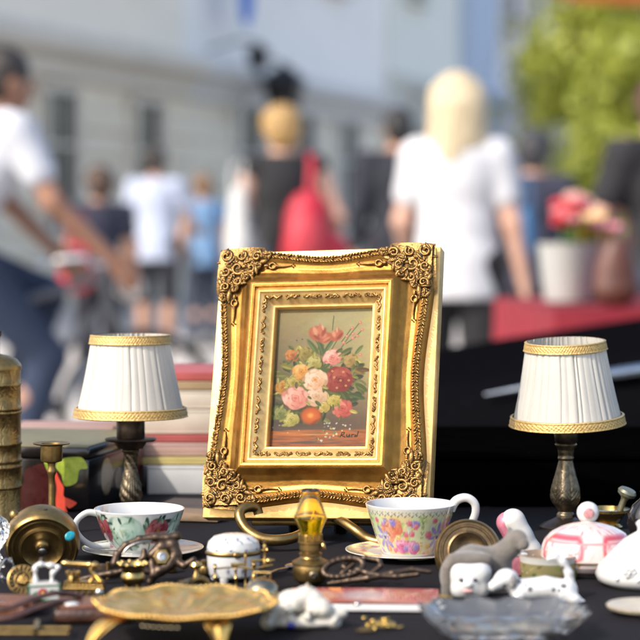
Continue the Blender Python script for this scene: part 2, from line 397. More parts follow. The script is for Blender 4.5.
    for k in range(36):
        a, b = r.choice([(400, 660), (375, 690), (430, 695), (365, 650), (410, 720), (460, 665), (345, 720), (400, 685), (390, 705)])
        px, py = q(a + r.uniform(-20, 20), b + r.uniform(-14, 14)); c.dab(px, py, r.uniform(2, 4.2), r.uniform(1.6, 3), r.random() * 3, r.choice([(206, 212, 200), (178, 196, 196), (226, 220, 180), (130, 140, 92), (96, 108, 72), (214, 190, 110)]), .95, .5)
    for a, b in ((160, 655), (200, 690), (480, 655), (130, 665), (250, 680)):
        px, py = q(a, b); c.dab(px, py, 2.5, 2, 0, (222, 196, 170), .8, .6)
    for a, b in ((215, 250), (240, 245)): px, py = q(a, b); c.dab(px, py, 3, 1.8, .5, (70, 80, 84), .9, .5)
    sg = (44, 28, 22)
    for pts in ([(437, 712), (445, 690), (455, 690), (452, 700), (440, 702), (458, 712)], [(466, 700), (466, 710), (474, 711), (478, 700), (480, 711)], [(488, 711), (489, 701), (498, 700)], [(512, 706), (504, 702), (502, 710), (512, 709), (517, 686)]):
        c.line([q(*p) for p in pts], 1.3, sg, .95)
    c.a = np.clip(c.a, 0, 1) * np.array((.80, .77, .75))
    return c

def wrap_x(c, f, x, *a):                       # paint something that may cross the seam of a wrapped canvas
    for dx in (-c.W, 0, c.W): f(x + dx, *a)
def cup_roses():
    W, H = 1140, 160; c = Canvas(W, H, (232, 236, 228)); r = c.r
    pale, red = (.705, .205, .455, .955), (.84, .335, .585, .085)
    for u0 in pale + red:
        for i in range(16):
            a = r.random() * 6.3; rr_ = r.uniform(40, 88); x0 = u0 * W + rr_ * math.cos(a); y = H * .55 + rr_ * .62 * math.sin(a); an = a + r.uniform(-.5, .5); l, w_ = r.uniform(22, 40), r.uniform(9, 16)
            c2 = r.choice([(142, 176, 152), (98, 138, 112), (70, 104, 88), (172, 198, 170), (190, 208, 160)])
            wrap_x(c, lambda x: c.leaf(x, y, l, w_, an, c2, (70, 96, 84)), x0)
    for u0 in red:
        for i in range(6):
            x0 = u0 * W + r.uniform(-20, 75); y = r.uniform(8, 60); an = r.uniform(-1.2, .4); wrap_x(c, lambda x: c.leaf(x, y, 26, 9, an, (44, 62, 56)), x0)
    for u in pale:
        wrap_x(c, lambda x: c.rose(x, H * .50, 94, (96, 146, 130), (172, 204, 186), (222, 236, 222), 7), u * W)
        wrap_x(c, lambda x: c.dab(x - 14, H * .46, 20, 17, 0, (210, 202, 150), .55, .9), u * W)
    for u in red:
        wrap_x(c, lambda x: c.rose(x, H * .44, 66, (78, 14, 30), (140, 48, 62), (204, 128, 124), 5), u * W)
        wrap_x(c, lambda x: c.dab(x, H * .42, 15, 14, 0, (206, 150, 70), .8, .9), u * W)
    for u0 in pale + red:
        for i in range(9):
            a = r.random() * 6.3; rr_ = r.uniform(62, 84); x0 = u0 * W + rr_ * math.cos(a); y = H * .5 + rr_ * .9 * math.sin(a); an = a + r.uniform(-.9, .9); l, w_ = r.uniform(14, 26), r.uniform(6, 10); c2 = r.choice([(110, 148, 122), (76, 112, 90), (148, 178, 150), (58, 84, 72)])
            wrap_x(c, lambda x: c.leaf(x, y, l, w_, an, c2, (70, 96, 84)), x0)
    return c.lut()
def cup_chintz():
    W, H = 1140, 220; c = Canvas(W, H, (234, 232, 190)); r = c.r
    per = W / 4.
    for i in range(4):
        x0 = int(i * per); c.a[:, x0:x0 + int(per / 2)] = np.array((222, 230, 184)) / 255.; c.a[:, x0 + int(per / 2):x0 + int(per)] = np.array((240, 220, 168)) / 255.
    for i in range(120):
        u = r.random() * W; y = H * r.uniform(.15, .95); an = r.uniform(-2, 2); l, w_ = r.uniform(14, 34), r.uniform(6, 13); c2 = r.choice([(196, 212, 150), (170, 196, 130), (226, 220, 150), (206, 222, 190), (238, 214, 140)])
        wrap_x(c, lambda x: c.leaf(x, y, l, w_, an, c2), u)
    for i in range(4):
        o = (i + .0) * per + .04 * W * 0
        b0 = (.79 * W) % per + (i) * per      # the garland faces the viewer
        wrap_x(c, lambda x: c.rose(x, H * .36, 48, (210, 96, 62), (232, 142, 108), (246, 194, 164), 5), b0 - 135)
        wrap_x(c, lambda x: c.rose(x, H * .70, 42, (184, 60, 120), (224, 120, 170), (246, 190, 214), 5), b0 - 98)
        wrap_x(c, lambda x: c.rose(x, H * .74, 38, (180, 50, 110), (216, 112, 170), (242, 176, 210), 5), b0 - 38)
        for a in range(8):
            an = a * 2 * math.pi / 8
            wrap_x(c, lambda x: c.dab(x + 36 * math.cos(an), H * .55 + 40 * math.sin(an), 30, 11, an, (150, 130, 200), .95, .4), b0 + 92)
            wrap_x(c, lambda x: c.dab(x + 30 * math.cos(an), H * .55 + 34 * math.sin(an), 18, 4, an, (190, 176, 226), .8, .5), b0 + 92)
        wrap_x(c, lambda x: c.dab(x, H * .55, 11, 11, 0, (84, 64, 150), .9, .5), b0 + 92)
        for k in range(16):
            dx, y, rr_ = r.uniform(-142, 142), r.uniform(.2, .92), r.uniform(12, 24)
            if abs(dx) > 18: 
                cc = r.choice([((206, 70, 96), (232, 134, 150), (246, 190, 196)), ((214, 120, 70), (236, 166, 120), (248, 208, 170)), ((120, 100, 180), (160, 144, 208), (204, 194, 232)), ((196, 160, 60), (230, 204, 120), (246, 230, 170))])
                wrap_x(c, lambda x: c.rose(x, H * y, rr_, *cc, 2), b0 + dx)
        for dx, y in ((-60, .24), (-30, .32), (-48, .46), (60, .22), (130, .35), (30, .9), (140, .8)):
            wrap_x(c, lambda x: c.rose(x, H * y, 15, (206, 70, 96), (232, 134, 150), (246, 190, 196), 2), b0 + dx)
        for y in range(34, H - 20, 12):
            for s_ in (-1, 1):
                wrap_x(c, lambda x: c.dab(x + s_ * 6 * math.cos(y * .13) + 3, y, 5, 2.4, s_ * .8, (110, 100, 72), .8, .5), b0)
            wrap_x(c, lambda x: c.dab(x, y, 3, 3, 0, (196, 130, 100), .8, .5), b0)
    c.a[:26] = c.a[:26] * .25 + np.array((236, 234, 220)) / 255. * .75
    for x in range(0, W, 15):
        c.dab(x, 18 + 7 * (x // 15 % 2), 9, 3.4, .7 * (-1) ** (x // 15), (92, 96, 82), .85, .5); c.dab(x + 4, 30, 3, 3, 0, (170, 120, 90), .7, .6); c.dab(x + 4, 9, 5, 2, 0, (130, 132, 116), .7, .6)
    c.a[:5] = np.array((236, 232, 222)) / 255.
    c.a[H - 26:] = np.array((240, 236, 226)) / 255.
    return c.lut()
def sample(L, u, v):
    H, W = L.shape[:2]; return tuple(L[min(H - 1, max(0, int(v * (H - 1) + .5))), int(u * W) % W])
# ------------------------------------------------------------------ gilt frame with flower painting
U0 = 1.84 / F
Wf, Hf = 224., 266.
yaw, tilt, roll = R(17), R(18), R(2.0)
nrm = Vector((-math.sin(yaw) * math.cos(tilt), -math.cos(yaw) * math.cos(tilt), math.sin(tilt)))
right = Vector((math.cos(yaw), -math.sin(yaw), 0)); up = right.cross(-nrm) * -1
up = Vector((math.sin(yaw) * math.sin(tilt), math.cos(yaw) * math.sin(tilt), math.cos(tilt)))
rx = right * math.cos(roll) + up * math.sin(roll); uz = up * math.cos(roll) - right * math.sin(roll)
M = Matrix((rx, -nrm, uz)).transposed().to_4x4()
frame = thing('picture_frame', 'ornate gilded picture frame with scrolled corners holding a small flower painting', 'picture frame')
ctr = P(322, 378, 1.84)
M.translation = ctr
frame.matrix_world = M
frame.rotation_mode = 'QUATERNION'
def Lc(a, b, w): return ((a - Wf / 2) * U0, -w * U0, (b - Hf / 2) * U0)     # local px (from lower corner) and height above slab

slab = MB(); slab.box((0, 8.5 * U0, -4 * U0), ((Wf + 9) * U0, 17 * U0, (Hf + 11) * U0), 1.2 * U0)
slab.build('back_rim', gold_pale, frame)
PROF = [(0, 0), (1.5, 7), (4, 11.5), (8, 13), (11, 11.5), (14, 10), (19, 9.5), (25, 11), (31, 15), (35, 19.5), (37, 21.5), (39.5, 22.5), (42, 22), (43, 20), (44, 18.5), (45.5, 19.6), (47, 19.2), (48, 17.4), (49, 16.8), (53, 14.2), (58, 9.6), (59, 9), (60.5, 8.6), (61.5, 7.2), (62, .5)]
PR = np.array(PROF); TOT = 62.
def prof_w(p):
    return float(np.interp(p, PR[:, 0], PR[:, 1]))
def sweep(t, L):                      # inward bow of the outer edge along a side
    x = abs(t - .5) * L; e = L / 2 - 42
    return 0. if x > e else 6.8 * (.5 + .5 * math.cos(math.pi * x / e)) ** .8
def side_pt(sd, t, p, L, o):           # sd 0 bottom,1 right,2 top,3 left ; p inset after sweep
    a = p + t * (L - 2 * p)
    return {0: (a, p), 1: (Wf - p, a), 2: (Wf - a, Hf - p), 3: (p, Hf - a)}[sd]
ps = sorted(set(list(np.linspace(0, 62, 63)) + list(PR[:, 0])))
for sd in range(4):
    L = Wf if sd % 2 == 0 else Hf
    def fn(u, v):
        p = float(np.interp(v * (len(ps) - 1), range(len(ps)), ps)); s = sweep(u, L) if p < 40 else 0
        pp = p + s * max(0, 1 - p / 36.)
        wob = .10 * math.sin(u * 23 + p * .2 + sd)
        return Lc(*side_pt(sd, u, pp, L, 0), prof_w(p) + (wob if p > 10 and p < 35 else 0))
    kc = next(i for i, p in enumerate(ps) if p >= 43)
    MB().grid(lambda u, v: fn(u, v * kc / (len(ps) - 1)), 120, kc + 1).build('moulding', gold, frame, angle=35)
    MB().grid(lambda u, v: fn(u, (kc + v * (len(ps) - 1 - kc)) / (len(ps) - 1)), 40, len(ps) - kc).build('inner_liner', gold_pale, frame, angle=35)
# beaded leaf chain along the swept lip
def rotmat(ang, w=0): return Matrix.Rotation(0, 3, 'X') if False else Matrix(((math.cos(ang), 0, -math.sin(ang)), (0, 1, 0), (math.sin(ang), 0, math.cos(ang))))
for sd in range(4):
    L = Wf if sd % 2 == 0 else Hf; b = MB(); n = int((L - 80) / 3.4)
    for i in range(n):
        t = (40 + (L - 80) * (i + .5) / n) / L; s = sweep(t, L); base = [0, math.pi / 2, math.pi, -math.pi / 2][sd]
        for row, (dp, an) in enumerate(((3.5, .7), (8.0, -.7))):
            a_, b_ = side_pt(sd, t + rng.uniform(-.002, .002), s + dp, L, 0)
            b.ell(Lc(a_, b_, 12.6 + rng.uniform(-.6, .6)), (rng.uniform(1.7, 2.9) * U0, 1.5 * U0, rng.uniform(.8, 1.3) * U0), rotmat(base + an + rng.uniform(-.6, .6)), 8, 5)
        if i % 3 == 0:
            a_, b_ = side_pt(sd, t, s + 5.7, L, 0); b.ell(Lc(a_, b_, 13.8), (1.3 * U0,) * 3, None, 7, 5)
    b.build('leaf_border', gold_dark, frame)
# applied scroll ornament on the inner flat
for sd in range(4):
    L = Wf if sd % 2 == 0 else Hf; b = MB(); s0 = 50; n = 6 if sd % 2 == 0 else 8
    seg = (L - 2 * s0) / n
    for i in range(n):
        ln = seg * (.8 if i % 2 else .62); x0 = s0 + seg * (i + .5) - ln / 2
        pts = []; rad = []
        for k in range(15):
            q = k / 14; pin = 51.7 + 1.3 * math.sin(q * 4 * math.pi + i)
            a_, b_ = side_pt(sd, 0, 0, L, 0)
            al = x0 + ln * q
            a_, b_ = {0: (al, pin), 1: (Wf - pin, al), 2: (Wf - al, Hf - pin), 3: (pin, Hf - al)}[sd]
            pts.append(Lc(a_, b_, 15.6 + .5 * math.sin(q * 9))); rad.append((.6 + .9 * math.sin(math.pi * q) ** .6 + .3 * math.sin(q * 25)) * U0)
        b.tube(pts, rad, 8)
        for e in (0, -1): b.ell(pts[e], 1.5 * U0, None, 8, 6)
        for k in range(6):
            q = (k + .5) / 6; al = x0 + ln * q; pin = 51.7 + rng.uniform(-1.9, 1.9)
            a_, b_ = {0: (al, pin), 1: (Wf - pin, al), 2: (Wf - al, Hf - pin), 3: (pin, Hf - al)}[sd]
            b.ell(Lc(a_, b_, 15.9), (2.2 * U0, 1 * U0, .9 * U0), rotmat(rng.uniform(0, 3)), 8, 5)
    b.build('scroll_inlay', gold_dark, frame)
# corner scrollwork
def spiral(cx, cy, r, turns, a0, dr, w0):
    pts = []; n = int(16 * turns) + 6
    for i in range(n):
        q = i / (n - 1); a = a0 + dr * q * turns * 2 * math.pi; rr = r * (1 - .82 * q)
        pts.append((cx + rr * math.cos(a), cy + rr * math.sin(a), w0 + 2.2 * q))
    return pts
SPIR = [(7, 7, 7.5, 1.3, 3.9, 1), (7, 23, 6.2, 1.3, 3.4, -1), (23, 7, 6.2, 1.3, 4.5, 1), (20, 20, 7.0, 1.15, .6, 1), (8, 40, 5.0, 1.2, 2.6, 1), (40, 8, 5.0, 1.2, 5.3, -1), (34, 20, 4.4, 1.1, 2.0, -1), (20, 34, 4.4, 1.1, 5.9, 1), (30, 31, 4.0, 1.1, 3.8, 1)]
ACAN = [(14, 31, 11, 1.9), (31, 14, 11, -.35), (27, 27, 12, .78), (12, 14, 9, 2.4), (14, 12, 9, -.85), (6, 50, 9, 1.57), (50, 6, 9, 0), (40, 17, 9, .25), (17, 40, 9, 1.3), (33, 25, 8, .5), (25, 33, 8, 1.1)]
LEAVES = []
rl = random.Random(11)
for i in range(60):
    while True:
        a_, b_ = rl.uniform(1, 54), rl.uniform(1, 54)
        if a_ + b_ < 64 and (min(a_, b_) < 36): break
    LEAVES.append((a_, b_, rl.uniform(3.0, 6.5), rl.uniform(1.4, 2.8), rl.uniform(0, 3.14), rl.uniform(-.8, .9)))
def base_w(a_, b_):
    p = max(0., min(a_, b_)); return max(prof_w(p), 12.5 if p > 2 else 9) + 1.5
for kx, kz in ((0, 0), (1, 0), (1, 1), (0, 1)):
    def cp(a_, b_, w): return Lc(Wf - a_ if kx else a_, Hf - b_ if kz else b_, w)
    b = MB()
    def fn(u, v):
        # domed pad below the scrolls, an L-shaped corner patch
        ang = -.06 + u * (math.pi / 2 + .12); sc = 1 / max(math.cos(ang), math.sin(ang), .72)
        r = v * (41 + 7 * abs(math.cos(2 * ang)) + 2.0 * math.sin(ang * 22))
        a_, b_ = r * math.cos(ang), r * math.sin(ang)
        return cp(a_ - 1.5, b_ - 1.5, base_w(a_, b_) - 1.5 + 2.2 * math.sin(math.pi * min(1, v * 1.0)) ** .5 * (1 - v ** 4) - 3 * v ** 6)
    b.grid(fn, 60, 34)
    for (cx, cy, r, tn, a0, dr) in SPIR:
        pts = spiral(cx, cy, r, tn, a0, dr, 0); n = len(pts)
        b.tube([cp(x, y, base_w(x, y) + .4 + w) for x, y, w in pts], [(2.0 - 1.1 * i / n) * U0 for i in range(n)], 8)
        x, y, w = pts[-1]; b.ell(cp(x, y, base_w(x, y) + w + .6), 1.3 * U0, None, 9, 7)
    for (a_, b_, l, w, an, h) in LEAVES:
        ang = an if not kx ^ kz else math.pi - an
        b.ell(cp(a_, b_, base_w(a_, b_) + h), (l * U0, 1.7 * U0, w * U0), rotmat(ang), 9, 6)
    for (a_, b_, l, an) in ACAN:                 # lobed acanthus leaves with a raised midrib
        d_ = (math.cos(an), math.sin(an)); n_ = (-d_[1], d_[0]); h0 = base_w(a_, b_)
        b.tube([cp(a_ + d_[0] * l * (q - .5), b_ + d_[1] * l * (q - .5), h0 + 1.6 + 1.4 * math.sin(math.pi * q)) for q in np.linspace(0, 1, 6)], [.6 * U0, 1.0 * U0, 1.1 * U0, 1.0 * U0, .8 * U0, .4 * U0], 8)
        for q in np.linspace(.08, .92, 5):
            for sg_ in (-1, 1):
                t_ = an + sg_ * .85; e_ = l * .34 * math.sin(math.pi * (.18 + .72 * q))
                x_, y_ = a_ + d_[0] * l * (q - .5) + math.cos(t_) * e_ * .8, b_ + d_[1] * l * (q - .5) + math.sin(t_) * e_ * .8
                tt = t_
                if kx: tt = math.pi - tt
                if kz: tt = -tt
                b.ell(cp(x_, y_, h0 + 1.0 + .5 * math.sin(q * 9)), (e_ * U0, 1.2 * U0, 1.25 * U0), rotmat(tt), 9, 6)
    for i in range(9):
        q = i / 8; an = q * math.pi / 2; b.ell(cp(2 + 12 * (1 - math.cos(an * 2)) * 0 + q * 44 if False else 2.2, 4 + q * 44, 11.5), (2.0 * U0, 2.0 * U0, 2.6 * U0), None, 8, 6)
        b.ell(cp(4 + q * 44, 2.2, 11.5), (2.6 * U0, 2.0 * U0, 2.0 * U0), None, 8, 6)
    # finials lying in the cove: ring, drop, bead
    for sw in (0, 1):
        def c2(a_, b_, w): return cp(b_, a_, w) if sw else cp(a_, b_, w)
        pin = 17.5
        b.tube([c2(56 + 3.4 * math.cos(t * math.pi / 8), pin + 3.0 * math.sin(t * math.pi / 8), 11.6) for t in range(16)], 1.25 * U0, 8, True)
        b.tube([c2(48 + 5 * q, pin, 12) for q in (0, .5, 1)], [1.7 * U0, 2.2 * U0, 1 * U0], 8)
        b.tube([c2(60 + 16 * q, pin + .6 * math.sin(q * 3), 11.4) for q in np.linspace(0, 1, 7)], [2.0 * U0, 1.5 * U0, 1.3 * U0, 1.1 * U0, 1.0 * U0, .8 * U0, .5 * U0], 8)
        for q in range(4): b.ell(c2(77.5 + 1.6 * math.cos(q * 1.57), pin + 1.6 * math.sin(q * 1.57), 11.0), .9 * U0, None, 7, 5)
    o = b.build('corner_scroll', gold_dark, frame, angle=60)
    h = MB(); h.ell(cp(12.5, 12.5, base_w(12.5, 12.5) + 2.6), (2.5 * U0, 1.0 * U0, 2.5 * U0), None, 14, 7); h.build('screw_hole', mat('screw_hole_black', (.01, .008, .006), .7), o)
# the painting
PIC = flower_picture().lut()
x0, x1, z0, z1 = 58., Wf - 58, 58., Hf - 58
def pf(u, v): return Lc(x0 + (x1 - x0) * u, z1 + (z0 - z1) * v, 1.0)
MB().grid(pf, 235, 347, colfn=lambda u, v: sample(PIC, min(u, .9999), v)).build('flower_painting', vpaint, frame, angle=0)

# brass easel under the frame
ez = thing('brass_easel', 'low brass display easel with scrolled feet carrying the gilded frame', 'easel', at_depth(318, 1.84))
E = U0
def hy(py): return hz(py, 1.80)
def scroll_leg(sg):
    cx = -1 if sg < 0 else 1
    if sg < 0: pix = [(330, 512, 1.83), (318, 522, 1.80), (300, 535, 1.775), (282, 540, 1.765), (262, 539, 1.765), (248, 531, 1.77), (241, 521, 1.775), (240, 512, 1.78), (247, 507, 1.785), (256, 508, 1.79), (259, 515, 1.79)]
    else: pix = [(322, 512, 1.83), (340, 520, 1.80), (355, 530, 1.785), (368, 539, 1.78), (382, 542, 1.775), (396, 537, 1.775), (404, 527, 1.78), (405, 516, 1.785), (398, 510, 1.79), (390, 513, 1.79)]
    pts = [P(a, b, d) - ez.location for a, b, d in pix]
    # smooth the polyline
    fine = []
    for i in range(len(pts) - 1):
        p0, p1, p2, p3 = pts[max(i - 1, 0)], pts[i], pts[i + 1], pts[min(i + 2, len(pts) - 1)]
        for k in range(6):
            t = k / 6
            fine.append(.5 * ((2 * p1) + (p2 - p0) * t + (2 * p0 - 5 * p1 + 4 * p2 - p3) * t * t + (3 * p1 - p0 - 3 * p2 + p3) * t ** 3))
    n = len(fine); MB().tube(fine, [(5.6 - 1.6 * abs(i / n - .45)) * E for i in range(n)], 10, flat=1.0).build('scroll_foot', brass_old, ez)
scroll_leg(-1); scroll_leg(1)
z_l = hz(520, 1.84)
b = MB(); b.box((0, .012, z_l - .002), (.115, .030, .005), .001)
b.build('ledge', brass_old, ez)
b = MB(); b.box((0.004, .10, .055), (.016, .004, .125), .001, Matrix.Rotation(R(-24), 3, 'X')); b.build('prop', brass_old, ez)
for sx in (-1, 1):
    b = MB(); b.tube([(sx * .02, .035, .0), (sx * .02, .020, z_l)], .006, 8); b.build('post', bronze, ez)
# ------------------------------------------------------------------ market table and cloth
wood = mat('weathered_wood', (.30, .2, .12), .7, 0, var=.25, scale=12, stretch=(1, 12, 12), bump=.3, bscale=60)
cloth_m = mat('black_cloth', (.013, .011, .013), .9, 0, var=.2, scale=14, bump=.35, bscale=900, bdist=.0004, spec=.12)
table = thing('market_table', 'long trestle table hidden under a black cloth and covered with bric-a-brac', 'table', (0, 1.845, 0))
MB().box((0, 0, TABLE - .022), (1.9, 1.11, .03), .004).build('tabletop', wood, table)
for sx in (-.86, .86):
    for sy in (-.48, .48):
        MB().box((sx, sy, (TABLE - .037) / 2), (.05, .05, TABLE - .037), .004).build('leg', wood, table)
def cl(u, v):
    x = -1.0 + 2.0 * u; y = 1.25 + 1.19 * v
    wr = .0007 * math.sin(x * 23 + 5 * math.sin(y * 4)) * math.sin(y * 17 + 3 * math.sin(x * 7)) - .0007
    wr += .0013 * math.exp(-((x - .155 + .01 * math.sin(y * 9)) / .004) ** 2) + .0011 * math.exp(-((y - 1.475 + .012 * math.sin(x * 8)) / .004) ** 2) + .0009 * math.exp(-((x + .62 * y - 1.02) / .006) ** 2)
    z = TABLE + wr
    ex = max(0, abs(x) - .957); ey = max(0, 1.283 - y, y - 2.407)
    e = max(ex, ey)
    if e > 0:
        z = TABLE - e * 7.5 - .001
        k = .012 * math.sin((x if ey >= ex else y) * 34) * min(1, e / .03)
        if ey >= ex: y = (1.283 - .004 - abs(k) if y < 1.9 else 2.407 + .004 + abs(k))
        else: x = math.copysign(.957 + .004 + abs(k), x)
    return (x, y, z)
o = MB().grid(cl, 520, 330).build('tablecloth', cloth_m, angle=0); tag(o, 'black cloth spread over the whole table beneath the bric-a-brac', 'tablecloth')

# ------------------------------------------------------------------ two pleated lamps
shade_m = mat('pleated_cream_silk', (.68, .65, .58), .7, 0, var=.05, scale=40, bump=.15, bscale=900, bdist=.0004, translucent=.22)
braid_m = mat('gold_braid', (.72, .50, .20), .42, .55, col2=(.50, .31, .09), scale=500, bump=.6, bscale=1200, bdist=.0008)
def lamp(px, d, label, top_r, bot_r, ytop, ybot, stem, off, tiltx, tilty, seed, lab2):
    g = thing('table_lamp', label, 'table lamp', at_depth(px, d), 0, 'pleated table lamps'); U = d / F
    Z = lambda y: hz(y, d)
    r = random.Random(seed)
    zb, zt = Z(ybot), Z(ytop); mid = (zb + zt) / 2
    npl = 46; amp = [r.uniform(.15, 1) ** 1.4 * (1.7 if r.random() < .22 else 1) for _ in range(npl)]; ph = [r.uniform(-.25, .25) for _ in range(npl)]
    wid = np.cumsum([r.uniform(.5, 1.5) for _ in range(npl)]); wid = np.concatenate([[0], wid / wid[-1]])
    sl = [r.uniform(-.012, .012) for _ in range(npl)]
    def pleat(u, v):
        i = min(npl - 1, max(0, int(np.searchsorted(wid, u, 'right') - 1))); q = (u - wid[i]) / (wid[i + 1] - wid[i])
        s = math.sin(math.pi * q) ** .55
        j = (i + 1) % npl
        a = amp[i] * (1 - q) + amp[j] * q
        return a * (s - .8) * (.8 + .35 * v + .25 * math.sin(v * 3.1 + i * 2.1))
    def fn(u, v):
        R_ = (bot_r + (top_r - bot_r) * v) * U; R_ -= math.sin(math.pi * v) * .9 * U
        uu = (u + .004 * math.sin(v * 3 + 5 * u)) % 1
        rr = R_ + pleat(uu, v) * 1.9 * U
        return (rr * math.cos(2 * math.pi * u), rr * math.sin(2 * math.pi * u), zb - mid + (zt - zb) * v)
    sh = MB().grid(fn, 920, 26, True).build('lamp_shade', shade_m, g, angle=0)
    sh.location = (off * U, 0, mid); sh.rotation_euler = (tiltx, tilty, 0)
    for rad, z, hh in ((bot_r + .6, zb - mid + 4.5 * U, 5.0), (top_r + .6, zt - mid - 4.3 * U, 4.8)):
        slope = (top_r - bot_r) / ((zt - zb) / U)
        def bf(u, v):
            a = 2 * math.pi * u; q = 2 * v - 1
            br = .55 * abs(math.sin(30 * a + 2.6 * math.sin(q * 2.2))) * (1 - q * q) + .35 * abs(math.sin(47 * a - q * 4)) * (1 - q * q) + .9 * math.exp(-((abs(q) - .86) / .13) ** 2)
            rr = (rad + slope * q * hh + (1.2 + br) * (1 if abs(q) < .99 else 0)) * U
            return (rr * math.cos(a), rr * math.sin(a), z + q * hh * U)
        MB().grid(bf, 900, 15, True).build('braid_trim', braid_m, sh, angle=0)
    stem(g, U, Z)
    return g
def stem_a(g, U, Z):
    pr = [(23, Z(521)), (23, Z(518)), (20, Z(515)), (12, Z(511)), (7, Z(507)), (6.5, Z(504))]
    MB().lathe([(r * U, z) for r, z in pr], 48).build('base', bronze, g)
    prof = [(7, 505), (9.5, 500), (10.5, 495), (10.2, 488), (8, 478), (6.2, 468), (6, 460), (7, 453), (9, 451), (9.4, 450), (7, 449)]
    def tw(r, z, a, j): 
        w = 1 if 1 < j < 28 else 0
        q = abs(math.sin(3.0 * a + z * 340)); return (r * (1 + w * (.14 * q - .06 + .06 * math.sin(26 * a))), z)
    fine = [(float(np.interp(t, range(len(prof)), [p[0] for p in prof])), float(np.interp(t, range(len(prof)), [p[1] for p in prof]))) for t in np.linspace(0, len(prof) - 1, 41)]
    MB().lathe([(r * U, Z(y)) for r, y in fine], 72, rf=tw).build('leaf_stem', bronze_pale, g, angle=0)
    MB().lathe([(r * U, Z(y)) for r, y in [(5, 450), (13, 448), (15.5, 444), (16.5, 441.5), (25, 440.5), (26, 439), (25, 438.2), (14.5, 438)]], 56).build('drip_pan', bronze, g)
    MB().lathe([(r * U, Z(y)) for r, y in [(14, 438), (14.4, 437), (14.2, 420), (13.4, 419), (5, 418.5), (5, 400)]], 40).build('socket', bronze, g)
def stem_b(g, U, Z):
    MB().lathe([(r * U, Z(y)) for r, y in [(26, 529), (26, 526), (22, 523), (13, 519), (9.5, 517)]], 48).build('base', bronze, g)
    prof = [(9.5, 518), (9, 514), (7, 511.5), (8.5, 509), (13, 503), (14.5, 497), (13.5, 488), (10, 474), (7.4, 462), (7.2, 460), (8, 459), (8.2, 458), (7.6, 456), (8.4, 449), (10.6, 446), (11.2, 444.5), (10, 443)]
    fine = [(float(np.interp(t, range(len(prof)), [p[0] for p in prof])), float(np.interp(t, range(len(prof)), [p[1] for p in prof]))) for t in np.linspace(0, len(prof) - 1, 86)]
    def lf(r, z, a, j):
        w = math.sin(math.pi * min(1, max(0, (j - 18) / 26.))) 
        q = abs(math.sin(2.5 * a)); vein = math.sin(30 * abs(((a * 2.5 / math.pi) % 1) - .5) + z * 1500)
        return (r * (1 + w * (.15 * q - .07 + .045 * vein)), z)
    MB().lathe([(r * U, Z(y)) for r, y in fine], 110, rf=lf).build('leaf_stem', bronze_pale, g, angle=0)
    MB().lathe([(r * U, Z(y)) for r, y in [(10, 443), (11.5, 441), (12, 430), (11, 428), (5, 427), (5, 410)]], 40).build('socket', bronze, g)
lamp(131, 1.95, 'table lamp with straight pleated cream shade and twisted dark stem, behind the rose teacup', 38.3, 54.3, 335, 416.5, stem_a, 0, R(-.6), R(0), 5, '')
lamp(565.5, 1.90, 'table lamp with slightly tilted pleated cream shade, behind the pink porcelain tureen', 38.7, 55.2, 341, 424.5, stem_b, 0, R(3.4), R(-2.2), 9, '')

# ------------------------------------------------------------------ teacups and saucers
lut_r, lut_c = cup_roses(), cup_chintz()
def teacup(px, d, label, prof, lut, vr, hpts, hr, rot0, inner_y):
    g = thing('teacup', label, 'teacup', at_depth(px, d), 0); U = d / F; Z = lambda y: hz(y, d)
    k = [p[0] for p in prof]; kk = np.linspace(0, len(prof) - 1, 60)
    def sm(arr): 
        base = np.interp(kk, range(len(prof)), arr); s = base.copy()
        for _ in range(4): s[1:-1] = .25 * s[:-2] + .5 * s[1:-1] + .25 * s[2:]
        return s
    rr, yy = sm([p[0] for p in prof]), sm([p[1] for p in prof])
    b = MB(); nu = 420
    def fn(u, v): 
        i = v * 59; r = float(np.interp(i, range(60), rr)) * U; z = Z(float(np.interp(i, range(60), yy))); a = 2 * math.pi * u
        return (r * math.cos(a), r * math.sin(a), z)
    y_top, y_bot = vr
    def cf(u, v):
        y = float(np.interp(v * 59, range(60), yy)); q = (y - y_top) / (y_bot - y_top)
        if q < 0 or q > 1: return (.82, .81, .78)
        return sample(lut, (u * 1.0 + rot0) % 1, q)
    b.grid(fn, nu, 60, True, cf)
    b.build('bowl', porcelain_v, g, angle=0)
    rt, yt = prof[-1]; ri, zi = (rt - 1.6), None
    inn = [(rt * U, Z(yt)), ((rt - .8) * U, Z(yt - .7)), ((rt - 1.8) * U, Z(yt)), ((rt - 5) * U, Z(yt + 10)), ((rt - 11) * U, Z(yt + 24)), ((rt - 22) * U, Z(inner_y)), (0.0001, Z(inner_y + 2))]
    MB().lathe(inn, 120, cap0=False).build('inside_glaze', porcelain, g, angle=0, recalc=False)
    pts = [Vector(((a - px) * U, dy * U, Z(b_))) for a, b_, dy in hpts]; fine = []
    for i in range(len(pts) - 1):
        p0, p1, p2, p3 = pts[max(i - 1, 0)], pts[i], pts[i + 1], pts[min(i + 2, len(pts) - 1)]
        for q in range(7):
            t = q / 7; fine.append(.5 * ((2 * p1) + (p2 - p0) * t + (2 * p0 - 5 * p1 + 4 * p2 - p3) * t * t + (3 * p1 - p0 - 3 * p2 + p3) * t ** 3))
    fine.append(pts[-1])
    MB().tube(fine, [hr * U * (1 + .25 * math.sin(i * .5) * 0 + .25 * abs(2 * i / len(fine) - 1) ** 3) for i in range(len(fine))], 12, flat=1.25).build('handle', porcelain, g)
    return g
